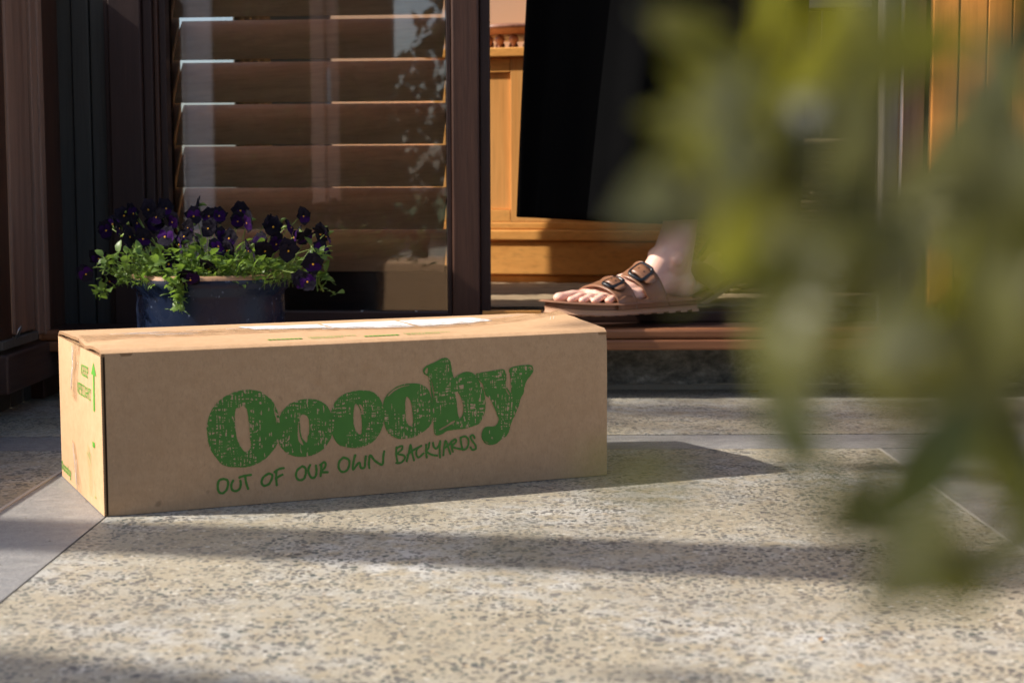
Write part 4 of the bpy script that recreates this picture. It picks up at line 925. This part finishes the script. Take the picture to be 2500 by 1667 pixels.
def foot_parts(mb,M4,knee,hip,flat=True):
    """left foot, x forward (0 heel .. .28), y lateral, z up"""
    s=MB(); z0=SOLE
    ell(s,(.034,-.002,z0+.022),(.031,.027,.026)); ell(s,(.045,-.002,z0+.040),(.030,.025,.030))
    caps(s,(.045,-.002,z0+.030),(.115,.004,z0+.026),.026,.024); caps(s,(.06,-.006,z0+.045),(.14,-.010,z0+.034),.024,.021)
    caps(s,(.12,-.012,z0+.03),(.195,-.022,z0+.017),.023,.015); caps(s,(.12,.006,z0+.024),(.190,.012,z0+.014),.021,.013)
    caps(s,(.10,.016,z0+.018),(.178,.032,z0+.011),.017,.010); caps(s,(.15,-.004,z0+.026),(.200,-.006,z0+.015),.017,.012)
    # metatarsal heads
    for x,y,r in ((.200,-.030,.0145),(.203,-.010,.012),(.199,.006,.0115),(.192,.020,.011),(.183,.033,.0105)): ell(s,(x,y,z0+r-.001),(r*1.2,r,r))
    # toes: base, mid, tip
    toes=[((.203,-.030),(.228,-.033),(.252,-.033),.0105,.0098,.0108,.006),((.206,-.010),(.230,-.009),(.247,-.0085),.0078,.0070,.0078,.010),((.202,.006),(.224,.0085),(.239,.010),.0075,.0068,.0076,.010),((.195,.020),(.213,.0235),(.227,.0255),.0072,.0066,.0074,.010),((.185,.033),(.200,.0375),(.211,.0395),.0068,.0064,.0072,.008)]
    for b,m_,t,r0,r1,r2,lift in toes:
        caps(s,(*b,z0+r0+.002),(*m_,z0+r1+lift*.75),r0,r1,14); caps(s,(*m_,z0+r1+lift*.75),(*t,z0+r2-.0008),r1,r2*.92,14); ell(s,(t[0],t[1],z0+r2-.0003),(r2*1.12,r2,r2*.98))
    # tendons / ankle bones
    ell(s,(.058,.026,z0+.062),(.013,.009,.013)); ell(s,(.062,-.030,z0+.068),(.013,.009,.013))
    caps(s,(.10,-.004,z0+.052),(.17,.004,z0+.0315),.0035,.003,8); caps(s,(.10,-.010,z0+.053),(.18,-.016,z0+.031),.0035,.003,8); caps(s,(.10,.006,z0+.047),(.165,.018,z0+.026),.003,.0028,8)
    caps(s,(.030,-.001,z0+.03),(.012,-.001,z0+.10),.016,.013)
    def sq(v):
        x,y,z=v; k=max(0,min(1,(x-.055)/.075)); f=1-.24*k; return M4@Vector((x,y,z0+(z-z0)*f))
    mb.add([sq(v) for v in s.v],s.f)
    A_=M4@Vector((.056,-.002,z0+.052)); A2=M4@Vector((.030,-.002,z0+.112)); caps(mb,M4@Vector((.098,-.002,z0+.024)),M4@Vector((.052,-.002,z0+.078)),.021,.022,20)
    caps(mb,A_,A2,.029,.0265,20); sh=A2.lerp(knee,.25); caps(mb,A2,sh,.0265,.034,20); calf=A2.lerp(knee,.62)+Vector((.012,.004,0))
    caps(mb,sh,calf,.034,.052,20); caps(mb,calf,knee,.052,.050,20); caps(mb,knee,hip,.054,.085,20)
KL=Vector((.290,2.715,.56)); HLp=Vector((.225,2.66,.93)); 
body=MB(); foot_parts(body,PM@ML,PM@KL,PM@HLp)
# right foot trailing, lifted in mid-step
FD2=Vector((-.86,-.5,0)).normalized(); MR=frame_mtx(Vector((.455,2.80,FZ+.085)),FD2,R(24))@Matrix.Scale(-1,4,(0,1,0))
KR=Vector((.37,2.76,.58)); HR=Vector((.36,2.80,.93))
foot_parts(body,PM@MR,PM@KR,PM@HR)
ell(body,PM@Vector((.33,2.755,.98)),(.15,.115,.12),None,24)
bo=build(body,'body',M['skin'],person)
rm=bo.modifiers.new('r','REMESH'); rm.mode='VOXEL'; rm.voxel_size=.0021; rm.use_smooth_shade=True
smo=bo.modifiers.new('s','SMOOTH'); smo.factor=.5; smo.iterations=5
# toenails on the visible foot
mb=MB()
for (x,y,r) in ((.2545,-.033,.0062),(.249,-.0085,.004),(.2405,.010,.0038),(.2285,.0258,.0036),(.2125,.0398,.003)):
    T=PM@ML@Matrix.Translation((x-.001,y,SOLE+.0098 if x>.25 else SOLE+.0078))@Matrix.Rotation(R(38),4,'Y'); s=MB(); ell(s,(0,0,0),(r*1.15,r,.0016),None,12); mb.add([T@Vector(v) for v in s.v],s.f)
build(mb,'toenails',M['nail'],person,True)

OUT=[(0,0),(.006,.016),(.022,.029),(.06,.034),(.11,.0375),(.16,.045),(.20,.052),(.235,.050),(.262,.038),(.280,.018),(.287,-.008),(.285,-.030),(.270,-.048),(.240,-.054),(.20,-.052),(.15,-.043),(.10,-.036),(.06,-.034),(.022,-.028),(.006,-.015)]
def sole_loop(k=1,off=0):
    P=subdiv(OUT,4,0,0,True); out=[]
    N_=len(P)
    for i in range(N_):
        a=Vector(P[i-1]);b=Vector(P[(i+1)%N_]); t=(b-a).normalized(); n_=Vector((-t.y,t.x)); out.append(Vector(P[i])+n_*off)
    return out
def spring(x): return .005*max(0,(x-.19)/.1)**1.7
def slab(name,layers,m,parent,M4,notches=False):
    mb=MB(); n=None
    for off,z in layers:
        L_=sole_loop(1,off); n=len(L_)
        for p_ in L_: mb.v.append(tuple(M4@Vector((p_.x,p_.y,z+spring(p_.x)+(0 if z<.02 else .004*math.exp(-(p_.x/.05)**2))))))
    for j in range(len(layers)-1):
        for i in range(n): mb.f.append((j*n+i,j*n+(i+1)%n,(j+1)*n+(i+1)%n,(j+1)*n+i)); mb.m.append(0)
    mb.f.append(tuple(range(n-1,-1,-1))); mb.m.append(0); mb.f.append(tuple((len(layers)-1)*n+i for i in range(n))); mb.m.append(0)
    return build(mb,name,m,parent,True)
def sandal(M4,nm):
    e=bpy.data.objects.new('sandal',None); C.objects.link(e); e.parent=person; e.empty_display_size=.03
    o=slab('outsole',[(.001,.0),(-.0015,.001),(-.0022,.0058),(-.0012,.0075)],M['eva2'],e,M4); o.modifiers.new('e','EDGE_SPLIT').split_angle=R(40)
    mb=MB()
    for k in range(40):   # tread lugs
        u=k%10; v=k//10; x=.03+u*.025; y=-.03+v*.02; s=MB().box(x-.008,x+.006,y-.006,y+.006,-.0022+spring(x),.001+spring(x)); mb.add([M4@Vector(q) for q in s.v],s.f)
    build(mb,'tread',M['eva2'],e)
    o=slab('footbed',[(-.0005,.0078),(-.0018,.0084),(-.0022,.0140),(-.0010,.0172),(.0022,.0184),(.005,.0174),(.008,.0156)],M['eva'],e,M4); o.modifiers.new('e','EDGE_SPLIT').split_angle=R(50)
    # straps: swept arches over the instep
    def strap(x0,x1,lean,hgt,wf,wb,name,yo):
        mb=MB(); n=28; m_=8; pts=[[None]*(m_+1) for _ in range(n+1)]
        for i in range(n+1):
            a=math.pi*i/n; s=math.cos(a)      # +1 lateral .. -1 medial
            up=max(0,math.sin(a))**.62
            flare=1+.08*abs(s)**5
            for j in range(m_+1):
                t=j/m_-.5; cx=(x0+x1)/2+lean*up; x=cx+t*(x1-x0)*flare
                # half width of sole at x
                hl=np.interp(x,[0,.03,.06,.11,.16,.20,.235,.26,.28],[.006,.031,.035,.0385,.046,.0525,.051,.04,.02]); hm=np.interp(x,[0,.03,.06,.11,.16,.20,.24,.27,.285],[.006,.030,.035,.037,.044,.0525,.0545,.048,.03])
                y=(s*hl if s>0 else s*hm)*(1-.12*(1-abs(s))); h=hgt*(1+(-t)*wf); 
                rim=.0016*(abs(t)>.46)
                z=.0092+(SOLE+h-.0092)*up + spring(x)*.6
                y+=yo*up
                pts[i][j]=(x,y,z,rim)
        for side in (0,1):
            for i in range(n+1):
                a=math.pi*i/n
                for j in range(m_+1):
                    x,y,z,rim=pts[i][j]; off=(.0030+rim)*(1-side); nn=Vector((0,math.cos(a),math.sin(a)))
                    mb.v.append(tuple(M4@(Vector((x,y,z))+nn*off)))
        o=(n+1)*(m_+1)
        for i in range(n):
            for j in range(m_):
                a=i*(m_+1)+j; mb.f.append((a,a+m_+1,a+m_+2,a+1)); mb.m.append(0); mb.f.append((o+a,o+a+1,o+a+m_+2,o+a+m_+1)); mb.m.append(0)
        for i in range(n):
            for j in (0,m_): a=i*(m_+1)+j; mb.f.append((a,a+m_+1,o+a+m_+1,o+a)); mb.m.append(0)
        st_=build(mb,name,M['eva_s'],e,True); sb=st_.modifiers.new('sub','SUBSURF'); sb.levels=1; sb.render_levels=1
        return pts
    P1=strap(.163,.199,.012,.0285,.40,0,'strap',0); P2=strap(.090,.126,.027,.0445,.45,0,'strap',0)
    # lateral side wall joining the straps
    for sd in (1,):
        mb=MB(); n=20
        for i in range(n+1):
            x=.035+(.205-.035)*i/n; hl=np.interp(x,[0,.03,.06,.11,.16,.20,.235],[.006,.031,.035,.0385,.046,.0525,.051]); hz=.004+.010*math.exp(-((x-.108)/.024)**2)+.009*math.exp(-((x-.182)/.020)**2)
            for (dy,z) in ((.0028,.0085),(.0036,.014),(.0030,SOLE+hz*.5),(.0015,SOLE+hz),(-.0015,SOLE+hz),(-.002,SOLE-.004)): mb.v.append(tuple(M4@Vector((x,sd*(hl+dy),z))))
        for i in range(n):
            for j in range(5): a=i*6+j; mb.f.append((a,a+1,a+7,a+6)); mb.m.append(0)
        build(mb,'side_wall',M['eva_s'],e,True)
    # buckles on the outer upper side
    for P,ia,(bl,bwd) in ((P1,9,(.0150,.0105)),(P2,9,(.0165,.0135))):
        c=Vector(P[ia][4][:3]); t1=(Vector(P[ia][6][:3])-Vector(P[ia][2][:3])).normalized(); t2=(Vector(P[ia-2][4][:3])-Vector(P[ia+2][4][:3])).normalized(); n_=t1.cross(t2).normalized()
        if n_.z<0: n_=-n_
        t2=(t2-t1*t2.dot(t1)).normalized()
        def W(a,b,cc): return tuple(M4@(c+t1*a+t2*b+n_*(cc+.004)))
        mb=MB(); ring=[]
        for k in range(33):
            an=2*math.pi*k/32; ca,sa=math.cos(an),math.sin(an); e_=.45
            a=bl*math.copysign(abs(ca)**e_,ca); b=bwd*math.copysign(abs(sa)**e_,sa); ring.append(W(a,b,.0035-.0016*(b/bwd)**2))
        mb.tube(ring,.0030,8,cap=False); mb.tube([W(0,-bwd,.0035),W(0,bwd*.2,.0055)],.0009,6)
        build(mb,'buckle',M['black'],e,True)
        # strap tongue through the buckle and its pointed tail
        mb=MB(); w_=bl*.72; L_=[(-1.1,.002),(-.6,.006),(0,.0066),(.6,.0058),(1.0,.0022),(1.5,.0014),(2.15,.0006)]
        for q,(b,cc) in enumerate(L_):
            ww=w_*(1 if q<6 else .62)
            for s_ in (-1,-.5,0,.5,1): mb.v.append(W(s_*ww,b*bwd*-1 if False else b*bwd,cc-.0008*s_*s_))
        nn=len(L_)
        for q in range(nn-1):
            for s_ in range(4): a=q*5+s_; mb.f.append((a,a+1,a+6,a+5)); mb.m.append(0)
        o=build(mb,'strap_tongue',M['eva_s'],e,True); so=o.modifiers.new('so','SOLIDIFY'); so.thickness=.002; so.offset=0
        mb=MB(); 
        for b in (-.35,.45): mb.tube([W(0,b*bwd,.0068),W(0,b*bwd,.0074)],.0013,8)
        build(mb,'strap_hole',M['black'],e)
    return e
sandal(PM@ML,'l'); sandal(PM@MR,'r')
# trousers: wide leg, hem, folds
def trouser(c_hem,c_top,rx,ry,zh,zt,name,seed,hemfn,rxt,ryt,rot=0):
    mb=MB(); nu,nv=160,60
    def P(i,j,off=0):
        a=2*math.pi*i/nu; t=j/nv; ca,sa=math.cos(a),math.sin(a)
        z0=zh+hemfn(ca,sa); z=z0+(zt-z0)*t
        fold=.010*math.sin(a*5+seed+t*1.2)+.007*math.sin(a*9+seed*2-t*1.5)+.004*math.sin(a*15+seed)
        fold*=(1-.55*t)
        cx=c_hem[0]+(c_top[0]-c_hem[0])*t; cy=c_hem[1]+(c_top[1]-c_hem[1])*t
        X_=rx+(rxt-rx)*t; Y_=ry+(ryt-ry)*t
        ex,ey=(X_+fold-off)*ca,(Y_+fold-off)*sa; w_=rot*(1-.6*t); return (cx+ex*math.cos(w_)-ey*math.sin(w_),cy+ex*math.sin(w_)+ey*math.cos(w_),z)
    for j in range(nv+1):
        for i in range(nu): mb.v.append(tuple(PM@Vector(P(i,j))))
    for i in range(nu): mb.v.append(tuple(PM@Vector(P(i,0,.0022))))
    for i in range(nu): q=P(i,3,.0026); mb.v.append(tuple(PM@Vector(q)))
    for j in range(nv):
        for i in range(nu): a=j*nu; mb.f.append((a+i,a+(i+1)%nu,a+nu+(i+1)%nu,a+nu+i)); mb.m.append(0)
    b=(nv+1)*nu
    for i in range(nu): k=(i+1)%nu; mb.f.append((i,b+i,b+k,k)); mb.m.append(0); mb.f.append((b+i,b+nu+i,b+nu+k,b+k)); mb.m.append(0)
    return build(mb,name,M['cloth'],person,True)
trouser((.155,2.598),(.215,2.67),.162,.082,.255,.95,'trouser_leg',.4,lambda ca,sa:-.006*ca-.004*sa+.010*max(0,ca)**2,.175,.12,-R(27))
trouser((.355,2.76),(.37,2.78),.115,.080,.262,.95,'trouser_leg',2.4,lambda ca,sa:.004*sa,.125,.10)
mb=MB(); ell(mb,PM@Vector((.315,2.745,.95)),(.185,.125,.15),None,40); build(mb,'trouser_waist',M['cloth'],person,True)

# ================================================================ FOREGROUND SHRUB
sh=empty('leafy_shrub','out-of-focus green leafy shrub very close to the camera on the right','shrub',(.235,.36,0))
SB=Vector((.235,.36,0))
def shleaf(L_,W_,curl,m): return build(leaf_mesh(L_,W_,8,.22,curl,0,.25),'leaf',m,sh,True)
SP=[shleaf(.032,.0155,.25,M['sleaf']),shleaf(.030,.0165,.5,M['sleaf_y']),shleaf(.034,.0145,.1,M['sleaf_d']),shleaf(.031,.016,.35,M['sleaf_p'])]
used=[False]*4
def put(px,py,Y,ang,ln,kind,tilt=0,roll=0):
    """leaf centred on a point of the plant, long axis at angle ang (deg, 0=right, 90=up) facing roughly the camera"""
    Y*=.62; ln*=.52
    c=PX(px,py,Y)-SB; o=SP[kind]
    if used[kind]: o=o.copy(); C.objects.link(o); o.parent=sh
    used[kind]=True
    a=R(ang); ax=Vector((math.cos(a),0,math.sin(a))); nrm=Vector((0,-1,0))
    m_=Matrix((ax.cross(nrm),ax,nrm)).transposed()
    m_=m_@Matrix.Rotation(R(tilt),3,'X')@Matrix.Rotation(R(roll),3,'Y')
    s_=ln/.032; M4=m_.to_4x4()@Matrix.Scale(s_,4); M4.translation=c-m_@Vector((0,ln*.5,0)); o.matrix_basis=M4
    return M4.translation
G_,Y_,D_,P_=0,1,2,3
LEAF=[ # px,py (source px), distance, angle, length, kind, tilt, roll
(2235,115,.24,5,.026,Y_,20,25),(2120,120,.26,200,.020,Y_,30,50),(1990,110,.26,60,.026,G_,30,35),(1860,10,.27,80,.024,G_,20,60),
(1800,210,.28,130,.026,G_,10,40),(1770,228,.25,40,.014,P_,10,5),(1740,300,.29,120,.022,D_,20,65),(1785,415,.25,70,.018,P_,15,5),(1690,330,.30,150,.026,G_,30,50),
(1600,490,.27,197,.026,P_,62,20),(1790,560,.25,60,.026,Y_,25,45),(1800,640,.26,20,.018,D_,30,30),(1830,660,.27,330,.024,Y_,35,45),
(1760,500,.3,250,.022,G_,20,30),(1850,480,.30,300,.028,G_,20,50),(1900,380,.30,250,.030,G_,25,55),(1840,320,.29,100,.028,G_,35,60),(1960,300,.29,260,.026,D_,20,40),
(2070,330,.27,80,.030,P_,45,25),(2090,430,.29,260,.028,D_,30,55),(2130,180,.28,60,.024,G_,10,60),
(1940,830,.27,262,.036,G_,20,35),(1940,950,.26,275,.026,G_,10,30),(1950,1030,.26,285,.026,D_,20,30),(1910,640,.28,250,.028,G_,20,50),
(2270,400,.26,60,.034,P_,50,30),(2380,300,.24,75,.036,P_,45,20),(2380,600,.25,280,.034,G_,30,30),(2450,480,.24,90,.036,P_,40,40),
(2180,700,.28,240,.030,P_,45,50),(2260,790,.25,200,.026,P_,45,20),(2420,820,.25,260,.034,G_,30,30),(2480,660,.24,250,.030,G_,20,40),
(2290,880,.25,315,.034,Y_,45,20),(2440,1000,.25,300,.030,D_,20,30),
(2255,1140,.225,230,.030,D_,15,10),(2470,1130,.25,280,.028,D_,30,20),(2072,1205,.24,80,.017,D_,10,5),(2080,1220,.245,30,.016,G_,30,20),
(2280,1350,.24,170,.030,P_,62,20),(2480,1260,.24,60,.030,D_,30,20),

(2160,30,.27,90,.026,D_,20,40),(2460,60,.26,70,.032,D_,30,30),(2060,20,.28,80,.024,P_,40,50),(1590,1170,.20,10,.014,Y_,60,40),(1250,1330,.19,5,.010,D_,60,40)]
LEAF+=[(2345,560,.25,100,.026,D_,30,40),(2300,700,.25,70,.026,G_,30,40),(2400,420,.25,60,.026,D_,30,40),(1680,400,.26,150,.018,G_,50,50),(1690,250,.27,110,.020,G_,40,60),(1820,540,.27,300,.022,D_,30,50),(2010,620,.27,240,.022,G_,40,45),(2380,1340,.24,10,.030,P_,62,30),(2190,1410,.25,185,.028,P_,64,25),(2330,1430,.24,160,.026,G_,58,40),(2450,1180,.25,120,.026,G_,40,50)]
LEAF+=[(2425,230,.25,110,.030,G_,30,40),(2460,90,.26,100,.028,D_,20,40),(2330,470,.26,80,.026,G_,30,50),(2100,600,.28,200,.024,G_,30,50),(2040,760,.27,250,.024,G_,40,55),(2150,900,.26,280,.024,G_,40,50),(1480,1150,.20,20,.011,Y_,60,30)]
LEAF+= [(random.uniform(2620,3300),random.uniform(-200,1250),random.uniform(.22,.34),random.uniform(0,360),random.uniform(.024,.036),random.choice([0,0,2,3]),random.uniform(10,50),random.uniform(0,60)) for _ in range(70)]
LEAF+= [(random.gauss(1850,110),random.gauss(420,170),random.uniform(.27,.33),random.uniform(0,360),random.uniform(.018,.027),random.choice([0,0,2,1]),random.uniform(20,60),random.uniform(20,70)) for _ in range(3)]
LEAF+= [(random.gauss(2380,80),random.gauss(620,260),random.uniform(.25,.33),random.uniform(0,360),random.uniform(.024,.032),random.choice([0,0,2,3]),random.uniform(20,60),random.uniform(20,60)) for _ in range(3)]
bases=[]
for L_ in LEAF[:]:
    bases.append(put(*L_))
# branches: main stems out of frame, side twigs reaching the leaves
def br(pts,r0,r1,name='branch'):
    mb=MB(); n=len(pts); mb.tube([tuple(Vector(p_)-SB) for p_ in pts],[r0+(r1-r0)*i/(n-1) for i in range(n)],8); return build(mb,name,M['twig'],sh,True)
br([(.235,.36,-.02),(.23,.36,.08),(.215,.35,.2),(.205,.335,.32),(.19,.32,.46)],.008,.003,'trunk')
br([(.232,.36,.06),(.25,.34,.18),(.235,.30,.30),(.215,.28,.42)],.006,.002,'trunk')
hubs=[Vector((.215,.35,.2)),Vector((.205,.335,.32)),Vector((.197,.328,.39)),Vector((.235,.30,.30)),Vector((.222,.30,.24)),Vector((.213,.345,.26))]
stems=[[(2480,200,.30),(2260,230,.29),(2100,150,.28),(1950,130,.275)],[(2480,420,.30),(2200,480,.29),(1980,430,.29),(1800,460,.275),(1600,500,.275)],[(2500,560,.29),(2150,600,.28),(1960,690,.272),(1940,930,.265)],[(2500,760,.27),(2330,860,.255),(2300,1080,.24)],[(2500,1180,.255),(2300,1300,.245),(2120,1330,.245)]]
SEG=[]
for s_ in stems:
    P=[PX(q[0],q[1],q[2]*.65) for q in s_]; h_=min(hubs,key=lambda q:(q-P[0]).length); pts=[h_]+P; br(pts,.0009,.0004); 
    for a,b in zip(pts[:-1],pts[1:]): SEG+=[a.lerp(b,t/6) for t in range(7)]
SEG+=hubs
tw=0
for b in bases:
    w_=b+SB; q=min(SEG,key=lambda s:(s-w_).length)
    if (q-w_).length>.004: mb=MB(); mb.tube([tuple(q-SB),tuple((q+w_)/2-SB+Vector((0,0,.003))),tuple(b)],[.00035,.0003,.00025],5); build(mb,'twig',M['twig'],sh,True)

# ================================================================ GARDEN BEHIND THE CAMERA (seen in the glass)
def tree(x,y,h,r,seed,label,n=1500,trunk_r=.09,zc=None,flat=1.0):
    t=empty('tree',label,'tree',(x,y,0),group='trees behind the camera'); rr_=random.Random(seed)
    mb=MB(); mb.tube([(0,0,-.05),(.05,.03,h*.35),(-.04,.05,h*.65),(.03,0,h*.9)],[trunk_r*1.2,trunk_r,trunk_r*.6,trunk_r*.2],10); build(mb,'trunk',M['twig'],t,True)
    mb=MB()
    for k in range(7):
        a=rr_.uniform(0,6.3); mb.tube([(0,0,h*.3+k*h*.07),(r*.45*math.cos(a),r*.45*math.sin(a),h*.45+k*h*.07),(r*.8*math.cos(a),r*.8*math.sin(a),h*.52+k*h*.07)],[trunk_r*.5,trunk_r*.3,.01],6)
    build(mb,'limb',M['twig'],t,True)
    mb=MB(); zc=zc or h*.68; cl=[]
    for k in range(26):
        a=rr_.uniform(0,6.3); q=r*math.sqrt(rr_.random()); cl.append((q*math.cos(a),q*math.sin(a),zc+rr_.uniform(-.5,.5)*h*.5*flat))
    for k in range(n):
        c=rr_.choice(cl); s=rr_.uniform(.03,.075); p_=Vector((c[0]+rr_.gauss(0,r*.17),c[1]+rr_.gauss(0,r*.17),c[2]+rr_.gauss(0,r*.14)))
        T=Matrix.Translation(p_)@Matrix.Rotation(rr_.uniform(0,6.3),4,'Z')@Matrix.Rotation(rr_.uniform(-1.2,1.2),4,'X')
        mb.add([T@Vector(v) for v in ((-s*.5,0,0),(0,-s,0),(s*.5,0,0),(0,s,0))],[(0,1,2,3)])
    build(mb,'crown',M['tleaf'],t)
tree(-.7,-4.3,3.2,.9,1,'tall leafy tree left behind the camera',2600)
tree(-4.5,-5.2,4.2,1.3,2,'broad leafy tree far left behind the camera',3500)
tree(1.2,-4.6,3.6,1.4,3,'broad leafy tree right behind the camera',3500)
hd=MB(); rr_=random.Random(5)
for k in range(26000):
    x=rr_.uniform(-9,7); y=-5.6-rr_.random()*.8; z=rr_.uniform(0,1)**.8*((1.02+.18*math.sin(x*7)+.5*max(0,(x+2.5)/.22)) if -2.95<x<-2.2 else 2.3+.25*math.sin(x*1.9)); s=rr_.uniform(.04,.09)
    T=Matrix.Translation((x,y,z))@Matrix.Rotation(rr_.uniform(0,6.3),4,'Z')@Matrix.Rotation(rr_.uniform(-1.2,1.2),4,'X')
    hd.add([T@Vector(v) for v in ((-s*.6,0,0),(0,-s,0),(s*.6,0,0),(0,s,0))],[(0,1,2,3)])
hg=build(hd,'hedge',M['tleaf'],None,label='long low green hedge across the garden behind the camera',category='hedge')

bx('backing_fence',-9,-2.95,-7.1,-7.0,0,2.2,M['charcoal'],None,0,label='dark board fence behind the hedge, left length',category='fence')
bx('backing_fence',-2.15,7,-7.1,-7.0,0,2.2,M['charcoal'],None,0,label='dark board fence behind the hedge, right length',category='fence')
# leafy boughs added overhead, outside the frame, to give soft dappled shade
def bough(g,H_,rx,ry,n,seed,label):
    c=Vector((g[0]-1.28*H_,g[1]-.12*H_,H_)); rr_=random.Random(seed)
    t=empty('shade_bough',label,'branch',c,group=None)
    mb=MB(); mb.tube([(-rx*1.6,.3,.1),(-rx*.4,.05,.02),(rx*.9,-.02,-.03)],[.03,.018,.004],8); build(mb,'limb',M['twig'],t,True)
    mb=MB()
    for k in range(n):
        p_=Vector((rr_.gauss(0,rx*.5),rr_.gauss(0,ry*.5),rr_.gauss(0,.12))); s=rr_.uniform(.02,.045)
        T=Matrix.Translation(p_)@Matrix.Rotation(rr_.uniform(0,6.3),4,'Z')@Matrix.Rotation(rr_.uniform(-1.0,1.0),4,'X')
        mb.add([T@Vector(v) for v in ((-s*.45,0,0),(0,-s,0),(s*.45,0,0),(0,s,0))],[(0,1,2,3)])
    o=build(mb,'foliage',M['tleaf'],t); o['kind']='stuff'
bough((.15,.30),2.2,.75,.30,420,11,'leafy bough added overhead to shade the shrub near the camera')
bough((.55,2.22),6.0,.80,.24,760,12,'leafy bough added overhead to shade the paving by the doorstep')
bough((1.0,1.5),3.0,.45,.5,500,13,'leafy bough added overhead to shade the paving at the right')
